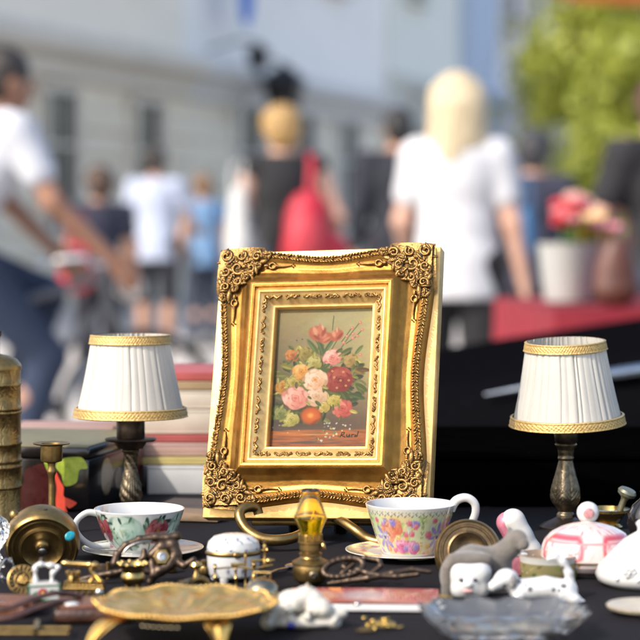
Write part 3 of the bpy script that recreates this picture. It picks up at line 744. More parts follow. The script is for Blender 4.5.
def saucer(px, d, label, rad, rim_h, lut_fn, cat='saucer'):
    U = d / F; n = 60
    prof = [(0.001, 3.0), (rad * .35, 3.0), (rad * .42, 3.6), (rad * .6, 4.0), (rad * .85, rim_h - 1.5), (rad, rim_h), (rad * 1.004, rim_h - .6), (rad * .98, rim_h - 1.4), (rad * .6, 1.5), (rad * .5, .2), (rad * .44, 0), (rad * .4, .8), (0.001, .9)]
    b = MB(); tt = np.linspace(0, len(prof) - 1, 90)
    pr = [(float(np.interp(t, range(len(prof)), [p[0] for p in prof])), float(np.interp(t, range(len(prof)), [p[1] for p in prof]))) for t in tt]
    def fn(u, v):
        i = v * 89; r = float(np.interp(i, range(90), [p[0] for p in pr])); z = float(np.interp(i, range(90), [p[1] for p in pr])); a = 2 * math.pi * u
        return (r * U * math.cos(a), r * U * math.sin(a), z * U + .0008)
    b.grid(fn, 220, 90, True, lambda u, v: lut_fn(u, v, float(np.interp(v * 89, range(90), [p[0] for p in pr])) / rad))
    o = b.build('saucer', porcelain_v, None, angle=0, loc=at_depth(px, d)); return tag(o, label, cat)
def sauc_r(u, v, q):
    if v > .46: return (.8, .79, .76)
    if q > .96: return lin((206, 190, 130))
    if .55 < q < .95 and math.sin(u * 2 * math.pi * 5 + 1) > .1: return sample(lut_r, (u * 2) % 1, .25 + .6 * (q - .55) / .4)
    return (.8, .8, .77)
def sauc_c(u, v, q):
    if v > .46: return (.82, .81, .77)
    if q > .6: return sample(lut_c, (u * 2) % 1, 1 - (q - .6) / .41)
    return (.82, .81, .77)
saucer(143, 1.745, 'white saucer with green leaf pattern under the rose teacup', 61, 7, sauc_r)
saucer(405, 1.735, 'white saucer with a speckled floral rim under the pastel chintz teacup', 60, 7, sauc_c)
teacup(139.5, 1.74, 'white teacup painted with pale and dark red roses, in front of a lamp', [(0.001, 551), (18, 551), (20, 552.5), (21, 549), (25, 546.5), (33, 539), (38.5, 529), (42.5, 517), (45.5, 508.5)], lut_r, (510.5, 547), 
       [(100, 513, -6), (88, 511.5, -9), (78, 519, -11), (77, 529, -11), (84, 539, -9), (95, 545, -6), (110, 545, -3)], 2.4, 0, 545)
teacup(410.5, 1.73, 'pastel chintz teacup with orange, pink and purple flowers, beside the oil lamp', [(0.001, 556), (22, 556), (25, 557), (26, 554), (29, 551), (34, 540), (38, 527), (42.5, 513), (45.5, 503.5)], lut_c, (505, 556),
       [(450, 508, -8), (456, 499, -10), (466, 496.5, -10), (474, 502, -9), (475, 512, -8), (470, 524, -7), (461, 535, -6), (446, 541, -3)], 3.4, 0, 549)
# ------------------------------------------------------------------ the rest of the bric-a-brac
def local(px, py=None, d=None):
    loc = on_table(px, py) if d is None else at_depth(px, d)
    return loc, loc.y / F, (lambda y, dd=loc.y: hz(y, dd))
def pxl(loc, U, pts):                # photo-pixel outline -> local x,z at the thing's depth
    return [((a - 320) * loc.y / F - loc.x, hz(b, loc.y)) for a, b in pts]
def curve(pts, n=8):
    pts = [Vector(p) for p in pts]; out = []
    for i in range(len(pts) - 1):
        p0, p1, p2, p3 = pts[max(i - 1, 0)], pts[i], pts[i + 1], pts[min(i + 2, len(pts) - 1)]
        for q in range(n):
            t = q / n; out.append(.5 * ((2 * p1) + (p2 - p0) * t + (2 * p0 - 5 * p1 + 4 * p2 - p3) * t * t + (3 * p1 - p0 - 3 * p2 + p3) * t ** 3))
    out.append(pts[-1]); return out

# brass coffee grinder at the edge of the table
loc, U, Z = local(-2, d=1.93)
g = thing('coffee_grinder', 'tall engraved brass coffee grinder with a domed cap, beside the black rose box', 'coffee grinder', loc)
pr = [(24, 522), (24.5, 521), (24.5, 516), (23.6, 515), (23.6, 488)]
for y0 in (486, 466, 460, 443, 412, 408, 384): pr += [(23.6, y0 + 2), (24.6, y0 + 1), (24.6, y0 - 1), (23.6, y0 - 2)]
pr += [(23.4, 374), (23.6, 371), (24, 369)]
MB().lathe([(r * U, Z(y)) for r, y in pr], 96).build('barrel', brass_eng, g, angle=50)
MB().lathe([(r * U, Z(y)) for r, y in [(24.6, 369), (24.8, 366), (23.6, 363.5), (20, 359), (12, 355.5), (4, 354), (3, 353)]], 64).build('dome_cap', brass_old, g)
MB().lathe([(r * U, Z(y)) for r, y in [(3, 355), (3, 338), (4.5, 336), (4.5, 331), (2, 329), (.001, 328)]], 24).build('crank_post', bronze, g)
b = MB(); b.tube([(0, 0, Z(332)), (-30 * U, -.004, Z(329)), (-52 * U, -.006, Z(327))], 2 * U, 10); h_ = b.build('crank', brass_old, g)
MB().ell((-52 * U, -.006, Z(321)), (5 * U, 5 * U, 7 * U)).build('knob', bronze, h_)

# brass candlestick
loc, U, Z = local(52, d=1.86)
g = thing('candlestick', 'slim brass candlestick with a wide drip rim in front of the black rose box', 'candlestick', loc)
MB().lathe([(r * U, Z(y)) for r, y in [(20, 533), (20, 531), (17, 527), (8, 523), (4.5, 518), (3.6, 505), (3.3, 485), (3.3, 476), (4.6, 473), (4.6, 470), (3.4, 467), (4, 463), (9, 461.5), (10.4, 459)]], 48).build('stem', brass_old, g)
MB().lathe([(r * U, Z(y)) for r, y in [(10.4, 461), (11, 459), (11, 445.5), (18, 444), (18.6, 443), (18, 442.6), (10, 443.4), (9.4, 446), (9.4, 456), (.001, 457)]], 56, cap1=False).build('cup', brass_old, g)

# lacquer box with a painted rose
lacq = mat('black_lacquer', (.012, .010, .010), .16, 0, var=.1, coat=.15, bump=.05, bscale=60)
olive = mat('olive_lid', (.20, .175, .085), .45, 0, var=.15, scale=25)
L0 = at_depth(89, 2.0); hB = hz(447, 2.0)
bx = thing('lacquer_box', 'black lacquer box with a red rose and green leaf painted on its front', 'box', L0, 0)
ex = Vector((-.955, .16, 0)).normalized(); ey = Vector((.23, .97, 0)).normalized()
def bp_(a, b_, z): v = ex * a + ey * b_; return Vector((v.x, v.y, z))
def slab_box(a0, a1, b0, b1, z0, z1, bev=.002):
    c = bp_((a0 + a1) / 2, (b0 + b1) / 2, (z0 + z1) / 2)
    rot = Matrix((ex, ey, Vector((0, 0, -1)))).transposed()
    return MB().box(c, (a1 - a0, b1 - b0, z1 - z0), bev, rot)
slab_box(0, .17, 0, .165, 0.001, hB - .012).build('body', lacq, bx, angle=30)
slab_box(-.0012, .1712, -.0012, .1662, hB - .0115, hB - .001, .003).build('lid', lacq, bx, angle=30)
slab_box(.001, .169, .002, .163, hB - .002, hB + .0006, .0008).build('lid_panel', olive, bx, angle=30)
rose_shade = mat('shaded_rose_red', (.055, .004, .005), .3, 0, var=.25, scale=120, col2=(.03, .003, .003), coat=.4)  # dark red holds the grinder's shadow painted over the rose
redl = mat('light_red_paint', (.80, .09, .05), .3, 0, var=.1, coat=.4); grp = mat('leaf_green_paint', (.42, .50, .06), .3, 0, var=.2, coat=.4, col2=(.22, .32, .03), scale=150)
def patch(cs, depth):                 # flat painted petal on the front face, outline in photo pixels
    out = []
    for a, b_ in cs:
        r = ray(a, b_); n = ex.cross(Vector((0, 0, 1))).normalized()
        t = ((L0 - Vector((0, 0, CAMZ))).dot(n)) / r.dot(n); p = Vector((0, 0, CAMZ)) + r * t
        out.append(p - L0 - ey * depth)
    return out
def blob_poly(cx, cy, rx_, ry_, seed, n=26, w=.12):
    rr = random.Random(seed); p1, p2 = rr.random() * 6, rr.random() * 6
    return [(cx + rx_ * (1 + w * math.sin(3 * a + p1) + w * .6 * math.sin(7 * a + p2)) * math.cos(a), cy + ry_ * (1 + w * math.sin(3 * a + p1) + w * .6 * math.sin(7 * a + p2)) * math.sin(a)) for a in [2 * math.pi * i / n for i in range(n)]]
def paint_patches(nm, m, polys, d0):
    b = MB()
    for i, pl in enumerate(polys):
        if len(pl) < 20:
            k_ = len(pl); sm_ = []
            for a_ in range(k_):
                p0, p1, p2, p3 = [Vector(pl[(a_ + o_) % k_]) for o_ in (-1, 0, 1, 2)]
                for t_ in (0, .25, .5, .75): sm_.append(tuple(.5 * ((2 * p1) + (p2 - p0) * t_ + (2 * p0 - 5 * p1 + 4 * p2 - p3) * t_ * t_ + (3 * p1 - p0 - 3 * p2 + p3) * t_ ** 3)))
            pl = sm_
        v = patch(pl, d0 + .00008 * i); b.add(v, [tuple(range(len(v)))])
    return b.build(nm, m, bx, smooth=False)
paint_patches('painted_rose', rose_shade, [blob_poly(40, 490, 21, 24, 1), blob_poly(30, 500, 14, 16, 2), blob_poly(50, 478, 11, 14, 3)], .0003)
paint_patches('painted_petals', redl, [[(51, 468), (56, 471), (60, 480), (64, 487), (64, 496), (70, 499), (77, 503), (70, 508), (66, 506), (68, 514), (62, 518), (57, 511), (56, 499), (57, 488), (55, 478)]], .0009)
paint_patches('painted_leaf', grp, [[(56, 466), (62, 459), (72, 457), (83, 458), (88, 468), (80, 470), (77, 482), (68, 486), (64, 484), (62, 475)], [(44, 460), (50, 458), (54, 466), (50, 474)]], .0012)
side = MB()
for i, (aa, zz, rx2, rz2) in enumerate(((.05, .028, .016, .018), (.05, .032, .010, .011), (.085, .022, .012, .010), (.115, .034, .010, .012))):
    n = 22; vs = [bp_(-.0004 - .0001 * i, aa + rx2 * math.cos(t), zz + rz2 * math.sin(t)) for t in [2 * math.pi * q / n for q in range(n)]]
    side.add(vs, [tuple(range(n))])
side.build('painted_spray', mat('brown_flower_paint', (.20, .10, .035), .3, 0, var=.4, scale=160, col2=(.07, .05, .02), coat=.4), bx, smooth=False)
slab_box(-.0022, -.0003, .128, .160, .004, hB - .016, .0005).build('side_panel', mat('dark_red_panel', (.11, .008, .010), .25, 0, var=.1, coat=.5), bx)

# stacked books behind the lamp
paper = mat('book_pages', (.58, .53, .44), .8, 0, var=.12, scale=30, stretch=(2, 2, 260), det=2)
books = [('white paperback at the bottom of the book stack', (0.576, 0.569, 0.554), 498, 465.5, 150, 232, 2.14, .01),
         ('yellow thin book lying on the white paperback', (0.540, 0.432, 0.158), 464.5, 458, 100, 234, 2.15, -.02),
         ('rose pink book below the red edged book', (0.518, 0.338, 0.288), 457, 445, 60, 230, 2.16, .03),
         ('red edged book in the middle of the stack', (.40, .085, .075), 444, 437.5, 122, 240, 2.17, -.03),
         ('thick cream book lying on the red edged book', (.58, .50, .40), 436.5, 413, 120, 236, 2.18, .01),
         ('cream book directly under the tan book', (0.590, 0.504, 0.403), 412, 394, 110, 236, 2.19, -.02),
         ('tan book just under the red topmost book', (0.396, 0.274, 0.144), 393, 385, 128, 240, 2.19, .02),
         ('red book topmost on the book stack', (.42, .085, .075), 384, 376, 122, 240, 2.2, -.03),
         ('dusty pink book behind the black rose box, beside the book stack', (.42, .25, .20), 444, 436, 14, 116, 2.19, .02)]
for i, (lab, col, yb, yt, xa, xb, d, rz) in enumerate(books):
    ZB = hz(yb, 2.15); ZT = hz(yt, 2.15); w = (xb - xa) * d / F; dp = min(.16, w * .75 + .05)
    o = thing('book', lab, 'book', at_depth((xa + xb) / 2, d + dp / 2, TABLE + ZB), rz, 'stacked books')
    th = (ZT - ZB); t = min(.0022, th * .22); cm = mat('book_cover_%s' % ['white', 'yellow', 'pink', 'red', 'cream', 'peach', 'tan', 'scarlet', 'dusty'][i], col, .5, 0, var=.08, scale=25)
    b = MB(); b.box((0, 0, t / 2), (w, dp, t), t * .3); b.box((0, 0, th - t / 2 - .0002), (w, dp, t), t * .3); b.box((0, -dp / 2 + t / 2 + .0005, th / 2), (w - .001, t, th - 2 * t - .0003), t * .2); b.build('cover', cm, o)
    MB().box((0, .002, th / 2), (w - .006, dp - .006, th - 2 * t - .0006)).build('pages', paper, o, smooth=False)
wB = 102 * 2.19 / F; zB_ = hz(444, 2.15)
o = MB().box((0, 0, zB_ / 2), (wB * .96, .125, zB_ - .0006), .002).build('cardboard_box', mat('brown_cardboard', (.30, .20, .12), .8, 0, var=.15, scale=20), None, loc=at_depth(65, 2.275)); tag(o, 'low brown cardboard box under the dusty pink book behind the rose box', 'box')
loc = on_table(195, 514)
o = MB().box((0, 0, .004), (.075, .10, .008), .0015, Matrix.Rotation(R(-14), 3, 'Z')).build('wooden_panel', wood, None, loc=loc); tag(o, 'small brown wooden panel lying flat in front of the books', 'wooden board')

# two brass dome bells / pots lying on their sides
def dome_bell(cx, cy, d, r, label, axis, ring_m, lug):
    loc = P(cx, cy, d); U = d / F
    g = thing('brass_bell', label, 'bell', loc); q = Vector(axis).normalized().to_track_quat('Z', 'X'); g.rotation_mode = 'QUATERNION'; g.rotation_quaternion = q
    dome = [(.001, -.98)] + [(math.sin(t), -math.cos(t) * .98) for t in np.linspace(.12, 1.9, 26)] + [(.90, .36), (.885, .34)]
    MB().lathe([(a * r * U, z * r * U) for a, z in dome], 90, cap0=False, cap1=False).build('dome', brass_old, g, angle=50)
    disc = [(.885, .34), (.88, .30), (.80, .30), (.78, .33), (.74, .33), (.72, .30), (.62, .30), (.60, .36), (.55, .38), (.52, .35), (.40, .27), (.22, .25), (.20, .30), (.14, .36), (.10, .37), (.001, .37)]
    MB().lathe([(a * r * U, z * r * U) for a, z in disc], 90, cap0=False, cap1=False).build('mouth_plate', ring_m, g, angle=40)
    MB().lathe([(a * r * U, z * r * U) for a, z in [(.1, .36), (.13, .44), (.11, .54), (.05, .58), (.001, .58)]], 24).build('clapper_knob', silver, g)
    if lug: 
        b = MB(); b.tube([Vector(v) * r * U for v in lug], [.16 * r * U, .17 * r * U, .13 * r * U], 12); b.build('lug', brass_old, g)
        b = MB(); b.ell(Vector((.33, .62, -.70)) * r * U, .055 * r * U, None, 10, 6); b.build('vent_hole', MATS['screw_hole_black'], g)
    return g
g = dome_bell(42, 542, 1.70, 38, 'rounded tarnished brass bell tipped toward the viewer with a turquoise sticker', (.13, -.92, -.36), brass_old, None)
U = 1.70 / F
b = MB(); b.ell((0, 0, 0), (5.6 * U, 1.2 * U, 4.4 * U)); o = b.build('turquoise_sticker', mat('turquoise_enamel', (.02, .42, .52), .35, 0, var=.3, scale=400), g)
mi = g.matrix_basis.copy(); mi = Matrix.LocRotScale(g.location, g.rotation_quaternion, None)
o.matrix_basis = mi.inverted() @ (Matrix.Translation(P(70, 536, 1.673)) @ Matrix.Rotation(R(-32), 4, 'Y') @ Matrix.Rotation(R(25), 4, 'Z'))
b = MB(); b.ell((0, 0, 0), (5 * U, 4.5 * U, 6.5 * U)); o = b.build('lug', brass_old, g); o.matrix_basis = mi.inverted() @ Matrix.Translation(P(14, 516, 1.70))
b = MB(); b.ell((0, 0, 0), (2.3 * U, 2.3 * U, 1 * U)); o = b.build('vent_hole', MATS['screw_hole_black'], g); o.matrix_basis = mi.inverted() @ Matrix.Translation(P(45.5, 509.5, 1.665))
dark_ring = mat('brown_brass', (.16, .105, .05), .36, .9, var=.2, scale=120, col2=(.08, .052, .028), bump=.2, bscale=300)
dome_bell(468, 553, 1.665, 34, 'dark brass bell lying with its ringed mouth open, behind the white faced figurine', (-.08, -.93, .30), dark_ring, None)

# crystal piece at the table edge
loc, U, Z = local(-9, d=1.68)
b = MB(); n = 12
def fac(r, z, a, j): return (r * (1 + .08 * ((int(round(a / (2 * math.pi) * 24)) + j) % 2)), z)
b.lathe([(r * U, Z(y)) for r, y in [(9, 563), (11, 558), (8, 552), (12, 545), (17, 536), (18, 526), (15, 520), (8, 515), (.001, 514)]], 24, rf=fac)
o = b.build('crystal_stopper', crystal, None, smooth=False, loc=loc); tag(o, 'faceted clear crystal decanter stopper beside the turquoise stickered bell', 'stopper')

# filigree rosette leaning on the bell
loc, U, Z = local(23, d=1.555)
g = thing('brass_rosette', 'round openwork brass rosette leaning against the stickered bell', 'rosette', loc); g.rotation_euler = (R(-22), 0, R(8))
cz = 15.5 * U; b = MB()
ring = lambda r, w: b.tube([(r * U * math.cos(t), 0, cz + r * U * math.sin(t)) for t in np.linspace(0, 2 * math.pi, 40, endpoint=False)], w * U, 8, True)
ring(14.6, 1.1); ring(8.2, .8)
for k in range(18):
    t = 2 * math.pi * k / 18
    b.tube([((8 + 6 * q) * U * math.cos(t + .12 * math.sin(3 * q)), -.6 * U * math.sin(math.pi * q), cz + (8 + 6 * q) * U * math.sin(t + .12 * math.sin(3 * q))) for q in np.linspace(0, 1, 5)], [1.0 * U, .8 * U, .9 * U, 1.3 * U, 1.6 * U], 7)
b.build('openwork_ring', brass_old, g)
b = MB(); b.ell((0, 0, cz), (6 * U, 2.6 * U, 6 * U))
for k in range(14): t = k * 2.399; r_ = 1.4 * math.sqrt(k); b.ell((r_ * U * math.cos(t), -2.2 * U, cz + r_ * U * math.sin(t)), 1.2 * U, None, 8, 5)
b.build('boss', brass, g)
b = MB(); b.lathe([(13.5 * U, -.3 * U), (13.5 * U, .5 * U)], 36, Matrix.Translation((0, 2.2 * U, cz)) @ Matrix.Rotation(R(90), 4, 'X')); b.build('backing', dark_ring, g)

# miniature porcelain flat iron
loc, U, Z = local(44, d=1.535)
pig = mat('pale_green_porcelain', (.60, .68, .60), .25, 0, var=.1, scale=200, coat=.5); grn = mat('green_glaze_line', (.10, .24, .12), .3, 0, var=.2, coat=.5)
g = thing('porcelain_iron', 'miniature white and green porcelain flat iron with a red flower', 'miniature iron', loc, R(6))
b = MB(); b.prism([(-15.5 * U, 0), (16 * U, 0), (16 * U, 15 * U), (11 * U, 19 * U), (-12 * U, 18.5 * U), (-15.5 * U, 14 * U)], -7 * U, 9 * U, 1.4 * U); b.build('body', porcelain, g)
b = MB(); b.prism([(-16.2 * U, 14 * U), (16.6 * U, 15 * U), (16.6 * U, 16.4 * U), (-16.2 * U, 15.4 * U)], -7.6 * U, 9.6 * U, .3 * U); b.prism([(-16.2 * U, 0), (16.6 * U, 0), (16.6 * U, 1.8 * U), (-16.2 * U, 1.8 * U)], -7.5 * U, 9.5 * U, .3 * U)
for sx in (-15.2, 15.6): b.tube([(sx * U, -7.2 * U, 2 * U), (sx * U, -7.2 * U, 14 * U)], .9 * U, 8)
b.build('green_edging', grn, g)
hp = curve([(-8 * U, 0, 17 * U), (-8.5 * U, 0, 26 * U), (-8 * U, 0, 34 * U), (-3 * U, 0, 36 * U), (5 * U, 0, 35 * U), (12 * U, 0, 34 * U), (14 * U, 0, 31 * U), (9 * U, 0, 27 * U), (8 * U, 0, 18 * U)])
MB().tube(hp, [2.6 * U + .7 * U * math.sin(i * .6) for i in range(len(hp))], 10).build('handle', porcelain, g)
MB().lathe([(2.8 * U, 34 * U), (3.4 * U, 38 * U), (2.4 * U, 41 * U), (.001, 42 * U)], 16, Matrix.Translation((-2 * U, .004, 0))).build('finial', bronze, g)
b = MB(); fy = -7.25 * U
for k in range(7): t = k * 2 * math.pi / 7; b.ell((-1 * U + 3.1 * U * math.cos(t), fy, 8 * U + 3.1 * U * math.sin(t)), (2.1 * U, .35 * U, 2.1 * U), None, 10, 6)
b.build('red_petals', mat('red_glaze', (.42, .02, .03), .3, 0, coat=.5), g)
b = MB(); b.ell((-1 * U, fy - .3 * U, 8 * U), (1.9 * U, .4 * U, 1.9 * U), None, 10, 6); b.build('flower_centre', mat('yellow_glaze', (.85, .55, .05), .3, 0, coat=.5), g)
b = MB()
for sx, an in ((-8.5, .4), (-6.5, -.5), (7, .5), (9, -.3), (-10, 0), (11, .2)): b.ell((sx * U, fy, (8 + sx * .1 + an * 3) * U), (2.6 * U, .3 * U, 1.2 * U), rotmat(an), 10, 6)
b.build('painted_leaves', grn, g)

# miniature brass charcoal iron
loc, U, Z = local(84, d=1.545)
g = thing('brass_iron', 'miniature brass charcoal iron with chimney, next to the porcelain iron', 'miniature iron', loc, R(-4))
b = MB(); b.prism([(-22 * U, 0), (21 * U, 0), (21 * U, 12 * U), (19 * U, 17 * U), (-19 * U, 17 * U), (-22 * U, 12 * U)], -7 * U, 8 * U, 1 * U); b.build('body', brass, g)
b = MB()
for k in range(11): b.ell(((-18 + k * 3.7) * U, -7.4 * U, 13 * U), (1.4 * U, .8 * U, 1.4 * U), None, 8, 6)
b.tube([(-22 * U, -7.4 * U, 10.4 * U), (21 * U, -7.4 * U, 10.4 * U)], .7 * U, 6)
b.build('beading', brass, g)
b = MB()
for k in range(5): b.ell(((-13 + k * 6.6) * U, -7 * U, 5 * U), (2.1 * U, .9 * U, 2.6 * U), None, 10, 7)
b.build('air_holes', bronze, g)
b = MB(); b.lathe([(7 * U, 16 * U), (7 * U, 24 * U), (5.4 * U, 24 * U), (5.4 * U, 18 * U)], 8, Matrix.Translation((-11 * U, 0, 0)), cap1=True)
for k in range(8): t = k * math.pi / 4; b.box((-11 * U + 6.2 * U * math.cos(t), 6.2 * U * math.sin(t), 25 * U), (2.4 * U, 2.4 * U, 3.4 * U), .4 * U)
b.build('chimney', brass, g, smooth=False)
b = MB(); b.lathe([(.001, -22 * U), (2.4 * U, -21 * U), (3.2 * U, -17 * U), (2.4 * U, -12 * U), (3.0 * U, -4 * U), (2.8 * U, 4 * U), (3.4 * U, 7 * U), (2.2 * U, 9 * U), (4.0 * U, 12 * U), (3.2 * U, 15 * U), (.001, 16 * U)], 24, Matrix.Translation((-1 * U, 0, 33.5 * U)) @ Matrix.Rotation(R(93), 4, 'Y')); b.build('handle', brass, g)
hp = curve([(6 * U, 0, 16 * U), (10 * U, 0, 21 * U), (7.5 * U, 0, 27 * U), (9 * U, 0, 33 * U)]); b = MB(); b.tube(hp, 2.3 * U, 10); b.tube(curve([(18 * U, 0, 16 * U), (13 * U, 0, 22 * U), (9 * U, 0, 25 * U)]), 1.9 * U, 8); b.build('handle_post', brass, g)
b = MB(); b.ell((17 * U, -8.6 * U, 6 * U), (4.4 * U, 2 * U, 4.4 * U)); b.build('latch_knob', silver, g)

# leather cases in the near corner
leather = mat('brown_leather', (.085, .032, .018), .45, 0, var=.3, scale=70, bump=.5, bscale=350, pattern='voronoi', bdist=.0006)
leather2 = mat('orange_leather', (.19, .068, .030), .42, 0, var=.2, scale=60, bump=.4, bscale=380, pattern='voronoi', bdist=.0006)
loc, U, Z = local(6, 611)
g = thing('leather_wallet', 'orange brown leather wallet lying closest to the porcelain iron', 'wallet', loc, R(-6))
MB().box((0, 0, .004), (58 * U, .05, .008), .003, None, 4).build('body', leather2, g); MB().box((.006, -.008, .0088), (52 * U, .03, .003), .0012, Matrix.Rotation(R(4), 3, 'Z'), 3).build('flap', leather2, g)
b = MB()
for k in range(9): b.ell((-.004 + .0012 * k, -.0215, .0105), (.0009, .0009, .0006), None, 7, 5)
b.build('beading', silver, g)
loc, U, Z = local(95, 617)
g = thing('leather_case', 'dark brown leather case with a small white clasp, before the brass iron', 'case', loc, R(4))
MB().box((0, 0, .005), (80 * U, .052, .010), .0035, None, 4).build('body', leather, g); MB().box((0, -.004, .0108), (76 * U, .036, .003), .0012, None, 3).build('flap', leather2, g)
b = MB(); b.ell((-22 * U, -.019, .0125), (8 * U, .0034, .0016), None, 14, 8); b.build('clasp', porcelain, g)
loc, U, Z = local(30, 626)
g = thing('leather_strap', 'folded dark leather strap across the wallet and the case', 'strap', loc)
pts = curve([(-44 * U, -.006, .012), (-20 * U, -.004, .013), (0, .012, .016), (22 * U, .026, .018), (45 * U, .036, .014)])
MB().tube(pts, [.0042] * len(pts), 10, flat=.45).build('band', leather, g); pts2 = [p + Vector((.004, -.012, -.004)) for p in pts]
MB().tube(pts2, [.0042] * len(pts2), 10, flat=.5).build('lower_band', leather, g)
loc, U, Z = local(35, 636)
g = thing('brass_buckle', 'flat brass belt buckle at the near edge of the table', 'buckle', loc)
b = MB(); b.tube([(-44 * U, -.006, .003), (34 * U, -.006, .003), (34 * U, .012, .003), (-44 * U, .012, .003)], .0014, 8, True); b.build('loop', brass_old, g)
b = MB(); b.tube([(2 * U, -.008, .005), (0, .012, .007)], .0020, 8); b.build('prong', brass, g)

# brass crown pot
loc, U, Z = local(133, d=1.56)
g = thing('brass_pot', 'tiny brass pot with a notched rim on stub feet, behind the gilt footed dish', 'pot', loc)
MB().lathe([(r * U, z * U) for r, z in [(6, 9), (10, 11), (12.5, 15), (12, 19), (10.5, 22), (11.5, 26), (13.5, 29), (14.5, 31), (13, 31), (10, 27), (9, 22), (9, 14), (.001, 13)]], 48, cap1=False).build('bowl', brass, g)
b = MB()
for k in range(10): t = k * math.pi / 5; b.ell((14 * U * math.cos(t), 14 * U * math.sin(t), 30.5 * U), (2.4 * U, 2.4 * U, 2.6 * U), None, 8, 6)
b.build('notched_rim', brass, g)
for k in range(4):
    t = k * math.pi / 2 + .6; b = MB(); b.tube([(7 * U * math.cos(t), 7 * U * math.sin(t), 11 * U), (8 * U * math.cos(t), 8 * U * math.sin(t), 5 * U), (10 * U * math.cos(t), 10 * U * math.sin(t), .8 * U)], [2.4 * U, 1.6 * U, 1.8 * U], 8); b.build('foot', brass, g)
for i, (px, py) in enumerate(((112, 602), (116, 600.5))):
    l2, u2, _ = local(px, py + 2); o = MB().ell((0, 0, 2.6 * u2), (2.6 * u2,) * 3).build('brass_bead', brass, None, loc=l2); tag(o, ['round brass bead beside the leather case', 'round brass bead touching the tiny brass pot'][i], 'bead', 'brass beads')

# footed gilt dish
loc = Vector((at_depth(186, 1.405).x, 1.405, TABLE)); U = 1.405 / F
g = thing('footed_dish', 'scalloped gilt oval dish standing on flared feet near the table edge', 'dish', loc, R(-2))
zr = .0225
def dish(u, v):
    a = 2 * math.pi * u; top = v < .5; q = v * 2 if top else 2 - v * 2
    lob = 1 + .03 * math.cos(10 * a) * q ** 2
    rx_, ry_ = 90 * U * q * lob, .060 * q * lob
    z = zr - .0085 * (1 - q ** 2.4) + .0008 * math.cos(10 * a) * q ** 3
    if .25 < q < .9: z += .0022 * abs(math.sin(5 * a)) * math.sin(math.pi * (q - .25) / .65) ** 2 + .0012 * math.sin(16 * a) * math.sin(9 * q)
    if q > .9: z += .0012 * math.sin((q - .9) * 31)
    if not top: z -= .0016 + .002 * (1 - q)
    return (rx_ * math.cos(a), ry_ * math.sin(a), z)
gdish = mat('gilt_dish_metal', (.95, .60, .18), .24, .88, col2=(.80, .47, .12), scale=60, rvar=.06)
MB().grid(dish, 200, 90, True).build('bowl', gdish, g, angle=0)
b = MB()
for k in range(110):
    a = 2 * math.pi * k / 110; lob = 1 + .03 * math.cos(10 * a); b.ell((90 * U * lob * math.cos(a), .06 * lob * math.sin(a), zr + .0008 * math.cos(10 * a) - .0004), (.0017,) * 3, None, 8, 6)
b.build('beaded_rim', gdish, g)
b = MB()
for k in range(7):
    a = -2.02 + k * .075; b.ell((80 * U * math.cos(a) * 1.0, .0545 * math.sin(a), zr - .0075), (.0012,) * 3, None, 14, 10)
b.build('bead_row', mat('bright_gilt_bead', (.95, .80, .5), .1, 1, var=.02, rvar=.03), g)
for (ax, ay) in ((-1, -1), (1, -1), (1, 1), (-1, 1)):
    sx, sy = ax * (62 if ay > 0 else 64) * U, ay * .036
    ox, oy = ax * 26 * U, ay * .010
    if ax > 0 and ay < 0: sx, ox = 34 * U, 8 * U
    b = MB(); rows = []
    def leg(u, v):
        w = (1 - v) ** .75 * 26 * U * .5 + 2.2 * U; a = 2 * math.pi * u
        x = sx + ox * v ** .6 + w * math.cos(a) * (1 if ax > 0 else .8); y = sy + oy * v ** .6 + (.0045 * (1 - v) + .0014) * math.sin(a) * (1 + .12 * math.cos(9 * a)); z = (zr - .006) * (1 - v) + .0005 + (.0018 if v > .97 else 0) * 0
        return (x, y, z)
    b.grid(leg, 40, 16, True); v0 = Vector((sx + ox, sy + oy, .0018)); b.ell(v0, (3.0 * U, .0022, .0020), None, 12, 8); b.build('foot', gdish, g)

# porcelain trinket box
loc, U, Z = local(233.5, d=1.625)
cvb = Canvas(360, 120, (238, 237, 234))
for x in range(0, 360, 40):
    for (dx, y, s) in ((8, 30, 7), (28, 52, 6), (20, 92, 7)):
        for a in range(6): cvb.dab(x + dx + s * .6 * math.cos(a * 1.05), y + s * .6 * math.sin(a * 1.05), s * .42, s * .3, a, cvb.r.choice([(120, 122, 156), (140, 140, 172), (110, 112, 144)]), .6, .6)
        cvb.dab(x + dx, y, 3, 3, 0, (60, 60, 90), .8, .5); cvb.leaf(x + dx + 9, y + 6, 6, 2.5, .7, (130, 150, 140))
lb = cvb.lut()
g = thing('trinket_box', 'small domed white porcelain trinket box with violet sprigs and a brass hinge band', 'trinket box', loc, R(12))
def tb(prof, nm, mt, v0, v1):
    kk = np.linspace(0, len(prof) - 1, 26); rr = np.interp(kk, range(len(prof)), [p[0] for p in prof]); yy = np.interp(kk, range(len(prof)), [p[1] for p in prof])
    return MB().grid(lambda u, v: (float(np.interp(v * 25, range(26), rr)) * U * math.cos(2 * math.pi * u), .82 * float(np.interp(v * 25, range(26), rr)) * U * math.sin(2 * math.pi * u), Z(float(np.interp(v * 25, range(26), yy)))), 180, 26, True, lambda u, v: sample(lb, u * 1.2 % 1, v0 + (v1 - v0) * v)).build(nm, mt, g, angle=0)
tb([(.01, 577), (20, 577), (24.5, 575), (26.5, 566), (27, 556), (27, 553.5)], 'body', porcelain_v, .98, .6)
tb([(27, 550), (27, 547), (25.5, 541), (20, 536), (11, 533.6), (.01, 533)], 'lid', porcelain_v, .5, .05)
